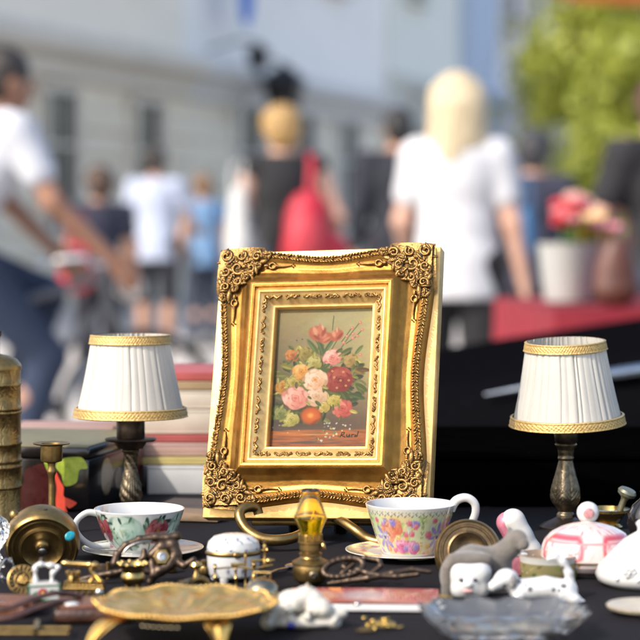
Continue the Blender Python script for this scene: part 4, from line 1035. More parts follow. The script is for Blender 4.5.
b = MB(); b.grid(lambda u, v: ((27.6 + 1.0 * math.sin(math.pi * v)) * U * math.cos(2 * math.pi * u), .82 * (27.6 + 1.0 * math.sin(math.pi * v)) * U * math.sin(2 * math.pi * u), Z(554 - 4.4 * v)), 90, 8, True); b.build('hinge_band', brass_old, g)
for k in range(4):
    t = math.pi / 4 + k * math.pi / 2 + .2; b = MB(); b.tube([(21 * U * math.cos(t), 17 * U * math.sin(t), Z(576)), (23 * U * math.cos(t), 19 * U * math.sin(t), Z(584)), (23.5 * U * math.cos(t), 19.4 * U * math.sin(t), 1 * U)], [5 * U, 3.2 * U, 2.4 * U], 10); b.build('foot', porcelain, g)
b = MB()
pk = mat('pink_glaze', (.72, .16, .26), .3, 0, var=.2, scale=300, coat=.4)
for k in range(7): b.ell((-6 * U + k * 2.2 * U, -.82 * 14 * U - .0002, Z(537.4)), (1.2 * U, .8 * U, 1.6 * U), rotmat(.5 - k * .3), 8, 5)
b.build('pink_motif', pk, g)
b = MB(); b.ell((0, -.82 * 28.4 * U, Z(552)), (4.4 * U, 1.6 * U, 3.2 * U)); b.build('clasp', brass_old, g); b = MB(); b.tube([(27 * U, -4 * U, Z(551)), (34 * U, -6 * U, Z(550))], [1.6 * U, 2.8 * U], 8); b.build('hinge_pin', brass_old, g)

# miniature brass rail stand with turned posts
loc, U, Z = local(243, d=1.575)
g = thing('brass_rail_stand', 'miniature brass stand of turned posts and rails before the porcelain trinket box', 'miniature stand', loc, R(5))
def turned(x, y, z0, z1, s, nm='post'):
    L_ = z1 - z0; pr = [(1.9, 0), (2.4, .05), (1.5, .10), (1.1, .3), (1.6, .45), (2.4, .5), (1.5, .56), (1.1, .75), (1.9, .88), (1.2, .92), (2.2, .97), (.01, 1)]
    MB().lathe([(r * s * U, z0 + q * L_) for r, q in pr], 18, Matrix.Translation((x * U, y * U, 0))).build(nm, brass, g)
turned(-28, 2, 0, 27 * U, .9); turned(-7, 4, 0, 24 * U, .9); turned(11, -2, 0, 30 * U, 1.25); turned(22, 2, 2 * U, 50 * U, .95); turned(3, 10, 0, 38 * U, .8)
for pts, w in (([(-29, 2, 22), (-8, 4, 23), (11, 0, 22), (30, 2, 25)], 1.0), ([(-12, 4, 25.5), (2, 4, 26)], 1.7), ([(8, -2, 12), (24, 2, 13)], 1.0), ([(8, 2, 30), (32, 6, 29)], 1.3)):
    MB().tube([(a * U, b_ * U, c_ * U) for a, b_, c_ in pts], w * U, 10).build('rail', brass, g)
b = MB(); b.ell((26 * U, 2 * U, 29 * U), 3.2 * U); b.build('ball', brass, g)

# small domed brass kettle lid / bell with bail handle
loc, U, Z = local(262, d=1.535)
g = thing('brass_bowl_lid', 'small domed silvery brass lid with a square bail handle beside the oil lamp', 'lid', loc, R(-8))
MB().lathe([(r * U, z * U) for r, z in [(15, 3), (17.5, 5), (18, 8), (17, 13), (13, 18), (7, 21), (.001, 21.8)]], 56).build('dome', mat('silvery_brass', (.52, .44, .30), .22, 1, col2=(.34, .27, .16), scale=150), g)
MB().lathe([(r * U, z * U) for r, z in [(12, 0), (13, 1), (16, 4)]], 48).build('foot_ring', brass_old, g)
MB().tube([(-8 * U, 0, 19 * U), (-8.6 * U, 0, 28 * U), (8.6 * U, 0, 28 * U), (8 * U, 0, 19 * U)], 1.25 * U, 10).build('bail', brass, g)

# miniature oil lamp with amber chimney
loc, U, Z = local(310.5, d=1.60)
g = thing('oil_lamp', 'miniature brass oil lamp with an amber glass chimney in front of the frame', 'oil lamp', loc)
MB().lathe([(r * U, Z(y)) for r, y in [(12, 592), (13, 591), (12, 588.5), (8, 586), (8.5, 584.5), (12, 582.5), (16.5, 579), (18, 574), (18.2, 567), (17.5, 564.5), (18.6, 563.5), (18.6, 561.5), (16, 560), (11, 557.5), (9.5, 555)]], 72).build('font', brass_old, g, angle=30)
MB().lathe([(r * U, Z(y)) for r, y in [(9.5, 556), (11.5, 555), (11.5, 553), (9, 552), (9, 550.5), (11, 549.5), (11, 544), (12.5, 542.5), (12.5, 540.8), (10.8, 540)]], 56).build('burner', brass_old, g, angle=30)
b = MB()
for k in range(16):
    t = k * math.pi / 8; b.box((11.6 * U * math.cos(t), 11.6 * U * math.sin(t), Z(537.2)), (.9 * U, 3.4 * U, 6.5 * U), .2 * U, Matrix.Rotation(t, 3, 'Z'))
b.build('gallery_prongs', brass, g, smooth=False)
b = MB(); b.lathe([(r * U, z * U) for r, z in [(.001, 0), (2, .2), (4.6, 1), (5, 2.2), (4.6, 3.4), (.001, 4)]], 20, Matrix.Translation((11 * U, -3 * U, Z(546))) @ Matrix.Rotation(R(80), 4, 'Y')); b.build('wick_knob', brass, g)
outp = [(9.6, 541), (10, 536), (12, 528), (16.2, 519), (16.8, 517), (15, 513), (11.6, 503), (9.8, 497), (9.0, 492), (9.3, 489), (8.4, 489), (8.2, 492), (9.0, 497), (10.6, 503), (13.8, 513), (15.4, 517), (14.8, 519), (10.8, 528), (9, 536), (8.6, 541)]
b = MB(); b.lathe([(r * U, Z(y)) for r, y in outp + outp[:1]], 72, cap0=False, cap1=False); b.build('glass_chimney', amber, g, angle=0, recalc=True)
b = MB(); b.box((0, 0, Z(531)), (4.5 * U, 1.0 * U, 20 * U), .2 * U); b.build('wick', mat('cotton_wick', (.7, .6, .36), .8), g)
b = MB(); b.lathe([(r * U, z * U) for r, z in [(3.6, 0), (4.4, 1), (4.4, 3), (2.4, 4), (2.4, 1), (.001, .9)]], 24, Matrix.Translation((3 * U, -17.4 * U, Z(572.5))) @ Matrix.Rotation(R(90), 4, 'X')); b.build('filler_cap', bronze_pale, g)
loc, U, Z = local(303, d=1.53)
o = MB().lathe([(r * U, z * U) for r, z in [(3.4, 0), (3.6, 6), (4.4, 7), (4.4, 10), (3, 11), (3, 18), (2, 19)]], 20, Matrix.Translation((-6 * U, 0, 4 * U)) @ Matrix.Rotation(R(42), 4, 'Y')).build('dark_ferrule', bronze_pale, None, loc=loc); tag(o, 'short dark metal ferrule propped at the foot of the oil lamp', 'ferrule')

# old iron pieces: openwork bracket and scissors
def iron_thing(nm, lab, cat, px, d, strokes, lean, rz, m, extra=None):
    loc, U, Z = local(px, d=d); g = thing(nm, lab, cat, loc, 0); g.rotation_euler = (lean, 0, rz)
    for part, chains in strokes:
        pr = []
        for ch in chains: pr += chain([(a * U, y * U, b_ * U, r * U) for a, y, b_, r in ch])
        sdf_obj(part, pr, .55 * U, 1.6 * U, m, g)
    if extra: extra(g, U)
    return g
def nut_extra(g, U):
    MB().lathe([(r * U, z * U) for r, z in [(9, 0), (9, 3), (7.5, 4), (4, 4), (4, 2), (.001, 2)]], 6, Matrix.Translation((12 * U, -3.5 * U, 27 * U)) @ Matrix.Rotation(R(90), 4, 'X')).build('hex_nut', brass_old, g, smooth=False)
    MB().lathe([(r * U, z * U) for r, z in [(4.6, 0), (4.6, 5.4), (2.6, 5.8), (2.4, 3), (.001, 3)]], 24, Matrix.Translation((12 * U, -3.5 * U, 27 * U)) @ Matrix.Rotation(R(90), 4, 'X')).build('bolt', silver, g)
    pts = curve([(-28 * U, -4.5 * U, 30 * U), (-22 * U, -5 * U, 37 * U), (-10 * U, -5 * U, 42 * U), (2 * U, -4.6 * U, 43.5 * U)]); MB().tube(pts, [1.5 * U * (1 - .7 * abs(2 * i / len(pts) - 1)) for i in range(len(pts))], 8).build('highlight_edge', silver, g)  # silver strip stands in for the highlight along the arm
iron_thing('iron_bracket', 'brown cast iron bracket with a curved arm and hex nut, by the rose teacup', 'bracket', 150, 1.60,
   [('curved_arm', [[(-36, 0, 22, 4), (-33, 0, 31, 4), (-24, 0, 40, 4), (-10, 0, 46, 4), (6, 0, 48, 4), (18, 0, 47, 4.4), (27, 0, 49, 4.6)], [(-34, 0, 22, 3), (-26, 0, 19, 3), (-14, 0, 22, 3), (-6, 0, 28, 3), (-6, 0, 34, 3)]]),
    ('plate', [[(2, 0, 30, 5), (12, 0, 38, 7), (22, 0, 40, 7), (26, 0, 30, 6), (20, 0, 20, 6), (10, 0, 14, 6), (4, 0, 10, 5), (2, 0, 22, 4)], [(26, 0, 24, 5), (34, -4, 18, 3.5), (44, -6, 24, 3)], [(4, 0, 10, 4), (0, 3, 3, 4)]]),
    ('lower_arm', [[(-40, 4, 12, 3.4), (-56, 6, 10, 3), (-70, 8, 7, 2.6)], [(-40, 4, 12, 3.4), (-24, 2, 15, 3.4), (-8, 0, 14, 3.4), (6, 0, 12, 3.4)]])], R(-18), R(3), iron, nut_extra)
iron_thing('iron_scissors', 'rusty iron scissors with an oval loop resting on the booklet side of the oil lamp', 'scissors', 372, 1.575,
   [('oval_loop', [[(-34 + 16 * math.cos(t) * 1.25 + 4, 6 * math.sin(t) * 0, 26 + 10.5 * math.sin(t) + 4 * math.cos(t), 2.9) for t in np.linspace(0, 2 * math.pi, 22)], [(-16, 0, 24, 3), (-6, 0, 20, 3), (6, 0, 17, 3.2), (24, 0, 16, 3), (46, -2, 18, 2.4)]]),
    ('pointed_blade', [[(-44, 3, 9, 2.2), (-24, 2, 12, 3), (-4, 0, 14, 3.4), (20, 0, 20, 3.2), (40, 2, 26, 2.6), (58, 3, 24, 2.2)], [(-40, 3, 12, 2.4), (-30, 3, 22, 2.6), (-20, 3, 32, 2.6)]]),
    ('second_handle', [[(-6, 4, 14, 3), (-20, 5, 22, 2.8), (-30, 5, 30, 2.6), (-26, 5, 37, 2.6), (-8, 4, 40, 2.6), (6, 3, 37, 2.6), (8, 2, 30, 2.6), (0, 2, 22, 2.8)]])], R(-40), R(-4), iron)

# seashell ornament
loc, U, Z = local(303, 627)
pr = []; rs = random.Random(4)
for i in range(15):
    a = i / 14; x = -34 + 64 * a; pr.append(ell((x * U, rs.uniform(-5, 5) * U, (8 + 20 * math.sin(math.pi * a) ** .8 + rs.uniform(-3, 3)) * U), ((9 + 4 * math.sin(math.pi * a)) * U, 9 * U, (7 + 5 * math.sin(math.pi * a)) * U), align((rs.uniform(-1, 1), rs.uniform(-1, 1), 1))))
for i in range(22): pr.append(ell((rs.uniform(-36, 34) * U, -rs.uniform(4, 12) * U, rs.uniform(4, 24) * U), (rs.uniform(4, 8) * U, 4.5 * U, rs.uniform(2, 4) * U), align((rs.uniform(-1, 1), .3, rs.uniform(-1, 1)))))
pr += [ell((0, 0, 5 * U), (36 * U, 15 * U, 6 * U)), cone((28 * U, 0, 12 * U), 8 * U, (40 * U, 0, 14 * U), 5 * U)]
o = sdf_obj('seashell', pr, .8 * U, 3 * U, mat('shell_white', (.66, .62, .53), .5, 0, var=.12, scale=140, bump=.4, bscale=260, sss=.1), None, colfn=None); o.location = loc; tag(o, 'lumpy cream seashell lying in front of the oil lamp', 'seashell')
b = MB(); b.ell((-12 * U, -18 * U, 5 * U), (4.5 * U, 2 * U, 3.2 * U)); b.build('blue_spot', mat('cobalt_glaze', (.02, .03, .35), .3, 0, coat=.5), o)

# booklet
lc = Canvas(240, 80, (176, 84, 84)); rr = lc.r
lc.dab(120, 40, 60, 40, 0, (206, 190, 188), .9, .6); lc.dab(55, 40, 26, 36, 0, (222, 170, 140), .9, .5); lc.dab(20, 40, 26, 50, 0, (130, 60, 60), .8, .5)
for i in range(60): lc.dab(rr.uniform(150, 240), rr.uniform(0, 80), rr.uniform(4, 9), rr.uniform(3, 6), rr.random() * 3, rr.choice([(206, 96, 112), (190, 60, 84), (222, 150, 150), (150, 110, 96)]), .8, .5)
lcl = lc.lut(); loc, U, Z = local(364, 604)
g = thing('booklet', 'glossy red and pink picture booklet lying flat before the iron scissors', 'booklet', loc, R(-3)); w, dp, th = 150 * U, .062, .0055
MB().grid(lambda u, v: (-w / 2 + w * u, -dp / 2 + dp * v, th + .0003 + .0006 * math.sin(math.pi * u)), 120, 50, colfn=lambda u, v: sample(lcl, min(u, .999), 1 - v)).build('cover', mat('glossy_print', (1, 1, 1), .2, 0, var=.02, vcol=True, coat=.5), g)
MB().box((0, 0, th / 2), (w - .001, dp - .001, th - .0006), .0006).build('pages', mat('white_paper_edge', (.80, .79, .77), .8, 0, var=.05, stretch=(1, 1, 300), scale=10), g)
loc, U, Z = local(357, 611)
o = MB().lathe([(r * U, z * U) for r, z in [(3.6, 0), (4, 1), (3.6, 2.4), (2, 4), (.001, 4.6)]], 20).build('silver_stud', silver, None, loc=(loc.x, loc.y - .012, TABLE + .0062)); tag(o, 'shiny round silver stud lying on the near edge of the booklet', 'stud')

# gold charm chain
loc, U, Z = local(380, 628)
g = thing('gold_brooch', 'small gold leaf brooch lying on the black cloth before the booklet', 'brooch', loc)
b = MB(); rb = random.Random(2)
for k in range(26): b.ell((rb.gauss(0, 9) * U, rb.gauss(0, .006), (2 + rb.random() * 5) * U), (rb.uniform(2, 5) * U, rb.uniform(1.5, 3) * U, 1.3 * U), Matrix.Rotation(rb.random() * 3, 3, 'Z') @ Matrix.Rotation(rb.uniform(-.5, .5), 3, 'Y'), 9, 6)
b.build('leaf_cluster', mat('bright_gold', (.90, .58, .14), .2, 1, var=.1), g)
b = MB(); b.tube([(-20 * U, -.006, 1.4 * U), (0, -.003, 1.8 * U), (20 * U, -.002, 1.6 * U)], 1 * U, 8); b.build('pin', brass, g)
loc, U, Z = local(366, 632)
o = MB().ell((0, 0, 1.6 * U), (11 * U, .003, 1.6 * U)).build('brass_bar_pin', brass_old, None, loc=loc); tag(o, 'dull brass bar pin beside the gold leaf brooch', 'pin')

# white faced figurine in grey hood
grey = mat('grey_felt', (.16, .138, .115), .85, 0, var=.2, scale=110, bump=.5, bscale=500, sheen=.3)
loc, U, Z = local(468, d=1.56); Zp = lambda y: hz(y, 1.56)
g = thing('hooded_figurine', 'hooded grey figurine with a white porcelain face, dark eyes and pink mouth', 'figurine', loc)
q = lambda a, y, b_: ((a - 468) * U, y * U, Zp(b_))
pr = [ell(q(465, 10, 577), (25 * U, 20 * U, 25 * U)), ell(q(466, 14, 594), (24 * U, 22 * U, 12 * U)), cone(q(474, 14, 566), 20 * U, q(496, 18, 566), 15 * U), cone(q(496, 18, 564), 15 * U, q(513, 18, 549), 10 * U), cone(q(513, 18, 549), 10 * U, q(519, 14, 541), 9 * U), cone(q(519, 14, 541), 8 * U, q(524, 4, 545), 6 * U), cone(q(514, 20, 540), 4 * U, q(511, 22, 532), 2.4 * U), cone(q(500, 18, 575), 14 * U, q(505, 18, 596), 10 * U), cone(q(447, -8, 566), 6 * U, q(446, -6, 597), 5.5 * U), cone(q(452, -7, 559), 6.5 * U, q(486, -6, 559), 6.5 * U), ell(q(468, -2, 560), (20 * U, 13 * U, 8 * U)), cone(q(482, 14, 590), 14 * U, q(505, 18, 598), 8 * U)]
sdf_obj('hood_and_body', pr, .9 * U, 5 * U, grey, g)
fc = [ell(q(469, -4, 577), (21.5 * U, 17 * U, 21 * U)), ell(q(459, -5, 570), (11 * U, 13 * U, 11 * U)), ell(q(480, -5, 570), (11 * U, 13 * U, 11 * U)), ell(q(459, -5, 588), (10 * U, 13 * U, 10 * U)), ell(q(480, -5, 588), (10 * U, 13 * U, 10 * U)), ell(q(467, -17, 584), (9 * U, 5 * U, 7 * U)), ell(q(467, -22, 581), (3 * U, 3 * U, 2.2 * U)), ell(q(470, -10, 588), (15 * U, 9 * U, 9 * U))]
face = sdf_obj('face', fc, .8 * U, 5 * U, porcelain, g)
for ex_ in (459.5, 473.5):
    MB().ell(q(ex_, -21.4, 576.5), (2.3 * U, 1.6 * U, 1.9 * U)).build('eye', mat('black_glass_eye', (.01, .01, .03), .1, 0, coat=1), face)
MB().ell(q(466, -23.2, 587.4), (5.8 * U, 1.6 * U, 1.8 * U)).build('mouth', mat('pale_pink_mouth', (.62, .33, .32), .4, 0), face)

# porcelain slipper
loc, U, Z = local(517, d=1.72)
g = thing('porcelain_slipper', 'white and pink porcelain slipper standing on its toe behind the grey figurine', 'slipper ornament', loc); q = lambda a, y, b_: ((a - 517) * U, y * U, hz(b_, 1.72))
sl_top = [cone(q(513, 0, 521), 12.5 * U, q(521, -1, 536), 11.5 * U), cone(q(521, -1, 536), 11.5 * U, q(530, -1, 552), 12 * U), cone(q(530, -1, 552), 12 * U, q(534, 0, 563), 10 * U)]
sdf_obj('upper', sl_top, .8 * U, 4 * U, bisque, g)
pinkp = mat('pink_porcelain', (.60, .20, .27), .25, 0, var=.25, scale=120, coat=.5)
sdf_obj('pink_lining', [cone(q(507, 2, 523), 11 * U, q(515, 2, 538), 10.5 * U), cone(q(515, 2, 538), 10.5 * U, q(524, 2, 556), 10 * U), cone(q(524, 2, 556), 10 * U, q(526, 2, 564), 7 * U)], .8 * U, 4 * U, pinkp, g)
loc, U, Z = local(516, d=1.645)
g = thing('pink_box', 'tiny square pink and white porcelain box under the slipper', 'box', loc, R(12)); MB().box((0, 0, 10 * U), (18 * U, 18 * U, 19 * U), 1.2 * U).build('body', pinkp, g); MB().box((0, 0, 21.2 * U), (19 * U, 19 * U, 3 * U), 1 * U).build('lid', porcelain, g)
for sx in (-1, 1): MB().tube([(sx * 8.8 * U, -9 * U, 1 * U), (sx * 8.8 * U, -9 * U, 19 * U)], 1 * U, 8).build('white_edge', porcelain, g)

# tureen with round finial
ct = Canvas(480, 140, (234, 216, 208)); rt_ = ct.r
for k in range(300): ct.dab(rt_.uniform(0, 480), rt_.uniform(4, 140), rt_.uniform(4, 12), rt_.uniform(2, 5), rt_.random() * 3, rt_.choice([(240, 232, 226), (228, 190, 184), (236, 214, 206)]), .5, .8)
for i in range(480 // 60):
    x = i * 60
    if i % 2 == 0:
        for sx_ in range(-32, 33, 4): ct.dab(x + 60 + sx_, 66, 14, 17, 0, (206, 70, 84), .9, .35)
        for sx_ in range(-30, 31, 4): ct.dab(x + 60 + sx_, 66, 10, 11.5, 0, (236, 216, 212), 1, .4)
    for k in range(9): ct.dab(x + 12 + rt_.random() * 36, 60 + rt_.random() * 12, 3, 2, rt_.random() * 3, (220, 130, 134), .7, .5)
    for k in range(16): ct.dab(x + rt_.random() * 60, rt_.uniform(16, 52), rt_.uniform(2, 6), rt_.uniform(1, 3), rt_.random() * 3, rt_.choice([(216, 120, 124), (226, 150, 150), (200, 90, 98)]), .75, .6)
    for k in range(10): ct.dab(x + rt_.random() * 60, rt_.uniform(98, 134), rt_.uniform(3, 7), rt_.uniform(2, 4), rt_.random() * 3, rt_.choice([(222, 150, 100), (206, 110, 60), (230, 180, 130)]), .7, .5)
ct.a[86:92] = np.array((206, 174, 110)) / 255.; ct.a[58:60] = np.array((222, 140, 140)) / 255.
lt = ct.lut(); loc, U, Z = local(587.5, d=1.655)
g = thing('tureen', 'lidded white tureen with pink transfer pattern and a round ball finial', 'tureen', loc)
def lat(prof, nm, v0, v1, n=40):
    kk = np.linspace(0, len(prof) - 1, n); rr = np.interp(kk, range(len(prof)), [p[0] for p in prof]); yy = np.interp(kk, range(len(prof)), [p[1] for p in prof])
    MB().grid(lambda u, v: (float(np.interp(v * (n - 1), range(n), rr)) * U * math.cos(2 * math.pi * u), float(np.interp(v * (n - 1), range(n), rr)) * U * math.sin(2 * math.pi * u), Z(float(np.interp(v * (n - 1), range(n), yy)))), 260, n, True, lambda u, v: sample(lt, (u + .0) % 1, v0 + (v1 - v0) * v)).build(nm, porcelain_v, g, angle=0)
lat([(.01, 575), (26, 575), (27, 573), (32, 570.5), (40, 567), (44, 562), (45, 558), (44, 556)], 'body', .99, .66)
lat([(46, 558), (47.5, 556), (47.2, 553), (46, 546), (43.5, 539), (37, 532), (26, 526.5), (14, 523), (8, 522), (5, 521), (5, 519)], 'lid', .645, .1)
MB().ell((0, 0, Z(512.5)), (11.2 * U, 7.5 * U, 11 * U), None, 36, 24).build('finial', porcelain, g, angle=0)
b = MB(); b.ell((0, -7.2 * U, Z(512.5)), (5.4 * U, 1.0 * U, 5.4 * U), None, 20, 10); b.build('pink_rosette', mat('soft_pink_glaze', (.66, .30, .30), .3, 0, var=.25, scale=300, coat=.4), g)
b = MB()
for k in range(9):
    t = math.pi * (1 + k / 8.); b.ell((0 + 40 * U * math.cos(t), 40 * U * math.sin(t), Z(558)), 1.0 * U, None, 8, 6)
b.build('gilt_dots', gold_pale, g)

# brass mortar with pestle
loc, U, Z = local(607, d=1.90)
g = thing('brass_mortar', 'yellow brass mortar holding a pestle, half hidden behind the tureen', 'mortar', loc)
MB().lathe([(r * U, Z(y)) for r, y in [(15, 529), (16, 526), (12, 523), (17, 516), (19, 512), (23, 511), (23, 508.5), (18, 508), (15, 514), (.001, 520)]], 56, cap1=False).build('bowl', brass, g)
pr = [(.001, 0), (4, .5), (4.4, 4), (3.2, 8), (3.2, 24), (4.4, 27), (9, 30), (9.6, 33), (8, 35.5), (.001, 36.5)]
MB().lathe([(r * U, z * U) for r, z in pr], 28, Matrix.Translation((7 * U, -8 * U, Z(520))) @ Matrix.Rotation(R(20), 4, 'Y') @ Matrix.Rotation(R(12), 4, 'X')).build('pestle', mat('verdigris_brass', (.26, .26, .19), .45, .6, var=.2, scale=200), g)

# black glossy vase, white sugar bowl, beige saucer
loc, U, Z = local(648, d=1.80)
g = thing('black_vase', 'round glossy black vase behind the white sugar bowl', 'vase', loc)
MB().lathe([(r * U, Z(y)) for r, y in [(12, 543), (13, 540), (18, 534), (21, 524), (20.5, 514), (16, 505), (9, 499), (7, 495), (8.5, 491), (6.5, 491), (5, 497), (.001, 500)]], 64, cap1=False).build('body', lacq, g, angle=0)
loc, U, Z = local(644, d=1.60)
g = thing('sugar_bowl', 'plump white porcelain sugar bowl with a small raised flower', 'sugar bowl', loc)
MB().lathe([(r * U, Z(y)) for r, y in [(22, 586.5), (28, 586), (40, 584), (47.5, 579), (49, 573), (46, 566), (39, 558.5)]], 96).build('bowl', porcelain, g, angle=0)
MB().lathe([(r * U, Z(y)) for r, y in [(39.5, 559.5), (39, 558), (30, 548), (20, 538.5), (12, 534), (7, 531), (7, 527), (9, 523), (6, 520), (.001, 519)]], 96).build('lid', porcelain, g, angle=0)
b = MB(); 
def onb(a, y): 
    r = float(np.interp(-y, [-584, -579, -573, -566, -558], [40, 47.5, 49, 46, 39])); return Vector((r * U * math.cos(a), r * U * math.sin(a), Z(y)))
for k in range(6):
    t = k * math.pi / 3; p = onb(-2.02, 566) + Vector((-.44, -.9, 0)) * 1.3 * U; b.ell(p + Vector((4.4 * math.cos(t), -1, 3.6 * math.sin(t))) * U, (3.4 * U, 1.8 * U, 2.8 * U), None, 12, 8)
b.ell(onb(-2.02, 566) + Vector((-1.2 * U, -3.6 * U, 0)), 2.0 * U)
for aa, yy in ((-2.25, 572), (-1.8, 572), (-2.2, 562)): b.ell(onb(aa, yy), (4.6 * U, 1.3 * U, 1.9 * U), rotmat(.6), 10, 6)
b.build('raised_flower', porcelain, g)
loc, U, Z = local(646, 613)
o = MB().lathe([(r * U, z * U) for r, z in [(20, 0), (32, 2), (39, 5.5), (40, 8), (38.5, 9.2), (30, 7.6), (20, 6.5), (.001, 6.4)]], 72).build('beige_saucer', mat('beige_stoneware', (.50, .42, .30), .35, 0, var=.2, scale=60, coat=.2), None, loc=loc); tag(o, 'small beige stoneware saucer under the edge of the white sugar bowl', 'saucer')

# green painted bowl
cg = Canvas(360, 90, (150, 140, 96)); rg = cg.r
for i in range(190): cg.dab(rg.uniform(0, 360), rg.uniform(20, 90), rg.uniform(4, 12), rg.uniform(2, 6), rg.uniform(-1, 1), rg.choice([(96, 122, 52), (70, 96, 44), (128, 146, 74), (150, 130, 80), (112, 96, 62), (176, 168, 110)]), .75, .5)
for i in range(24): cg.dab(rg.uniform(0, 360), rg.uniform(35, 60), 4, 3, 0, rg.choice([(206, 190, 140), (180, 90, 60), (220, 214, 180)]), .8, .5)
cg.a[:16] = np.array((226, 226, 216)) / 255.; cg.a[70:] *= .8
lg = cg.lut(); loc, U, Z = local(549, d=1.635)
g = thing('painted_bowl', 'small bowl painted with a green landscape and white rim, behind the spotted dog', 'bowl', loc)
kk = [(.01, 590), (22, 590), (24, 588), (28, 580), (29.5, 570), (29.5, 560), (30.5, 556), (31, 554.5)]
rr_ = np.interp(np.linspace(0, 7, 50), range(8), [p[0] for p in kk]); yy_ = np.interp(np.linspace(0, 7, 50), range(8), [p[1] for p in kk])
def bw(u, v): i = v * 49; r = float(np.interp(i, range(50), rr_)) * U; return (r * math.cos(2 * math.pi * u), r * math.sin(2 * math.pi * u), Z(float(np.interp(i, range(50), yy_))))
MB().grid(bw, 200, 50, True, lambda u, v: sample(lg, u, (float(np.interp(v * 49, range(50), yy_)) - 554.5) / 36)).build('body', porcelain_v, g, angle=0)
MB().lathe([(r * U, Z(y)) for r, y in [(31, 554.5), (29.5, 553.6), (28, 555), (27, 562), (22, 575), (.001, 578)]], 80, cap0=False, cap1=False).build('inside', mat('brown_glaze', (.30, .22, .15), .4, 0, var=.2, coat=.3), g)

# spotted dog figurine
loc, U, Z = local(538, d=1.54)
g = thing('dog_figurine', 'white spotted porcelain dog figurine with a raised tail, behind the crystal dish', 'dog figurine', loc); q = lambda a, y, b_: ((a - 538) * U, y * U, hz(b_, 1.54))
pr = [ell(q(506, -2, 578), (12 * U, 10.5 * U, 10 * U)), cone(q(499, -5, 581), 7.5 * U, q(492, -8, 585), 5.4 * U), cone(q(510, 0, 583), 9 * U, q(521, 2, 591), 10 * U), cone(q(521, 2, 591), 12 * U, q(546, 2, 588), 11.5 * U), cone(q(546, 2, 588), 11.5 * U, q(566, 2, 592), 12.5 * U),
      cone(q(520, -5, 594), 6 * U, q(511, -9, 602), 4.2 * U), cone(q(511, -9, 602), 4.2 * U, q(507, -9, 609.5), 4 * U), cone(q(507, -10, 609.5), 3.8 * U, q(502, -12, 610.5), 3 * U), cone(q(524, 9, 594), 6 * U, q(520, 11, 604), 4.2 * U), cone(q(520, 11, 604), 4 * U, q(518, 11, 610), 3.6 * U),
      cone(q(566, -4, 593), 9 * U, q(574, -8, 599), 6.4 * U), cone(q(574, -8, 599), 6 * U, q(581, -8, 603), 4.6 * U), cone(q(581, -8, 603), 4.4 * U, q(577, -9, 610), 3.8 * U), cone(q(577, -10, 610), 3.6 * U, q(571, -11, 611), 3 * U), cone(q(568, 8, 594), 8 * U, q(576, 11, 602), 5 * U), cone(q(576, 11, 602), 4.6 * U, q(574, 11, 610), 3.8 * U),
      cone(q(571, 2, 586), 5 * U, q(569, 2, 573), 4.2 * U), cone(q(569, 2, 573), 4.2 * U, q(563, 2, 562), 3.8 * U), cone(q(563, 2, 562), 3.8 * U, q(555, 2, 557), 3.4 * U), cone(q(555, 2, 557), 3.4 * U, q(549, 2, 559), 3 * U)]
sp = random.Random(8); spots = [(sp.uniform(-36, 36) * U, sp.uniform(-14, 12) * U, sp.uniform(4, 32) * U, sp.uniform(1.3, 2.3) * U) for _ in range(80)]
def dogc(p):
    for x, y, z, r in spots:
        if (p[0] - x) ** 2 + (p[1] - y) ** 2 + (p[2] - z) ** 2 < (r * 1.3) ** 2: return (.16, .15, .14)
    return (.82, .81, .79)
bd = sdf_obj('body', pr, .6 * U, 2.6 * U, porcelain_v, g, colfn=dogc)
for s in (-1, 1): sdf_obj('ear', [ell(q(511, -2 + s * 8, 579), (4.4 * U, 2.4 * U, 7.5 * U))], .6 * U, 1 * U, mat('grey_glaze', (.45, .43, .40), .25, 0, var=.3, scale=200, coat=.5), g)
for s in (-1, 1): MB().ell(q(499.5, -4.5 + s * 5.2 - 1, 577), 1.2 * U, None, 10, 8).build('eye', MATS['black_glass_eye'], g)
MB().ell(q(488.5, -9.6, 584.5), (1.8 * U, 2 * U, 1.6 * U)).build('nose', MATS['black_glass_eye'], g)

# cut crystal dish
loc, U, Z = local(503, 634)
g = thing('crystal_dish', 'heavy cut crystal dish with a notched rim in front of the spotted dog', 'dish', loc, R(3))
rim = 23 * U
def cd(u, v):
    a = 2 * math.pi * u
    P_ = [(.001, .5), (50, .5), (58, 1.5), (66, 7), (76, 16), (82, 23), (83, 25.5), (80, 26), (76, 24), (66, 14), (57, 10.5), (30, 9.5), (.001, 9.5)]
    i = v * (len(P_) - 1); r = float(np.interp(i, range(len(P_)), [p[0] for p in P_])); z = float(np.interp(i, range(len(P_)), [p[1] for p in P_]))
    w = max(0, (r - 50) / 33); n = 14
    tri = abs(((u * n) % 1) * 2 - 1); r2 = r * (1 + .10 * w * (tri - .5)); z2 = z + 4.4 * w * (tri - .5) * (1 if z > 8 else 0)
    e = 4.0; sq = (abs(math.cos(a)) ** e + abs(math.sin(a)) ** e) ** (-1 / e)
    return (r2 * U * math.cos(a) * sq * .98, r2 * U * math.sin(a) * sq * .74 / 1.0, z2 * U)
MB().grid(cd, 112, 25, True).build('bowl', crystal, g, smooth=False, recalc=True)

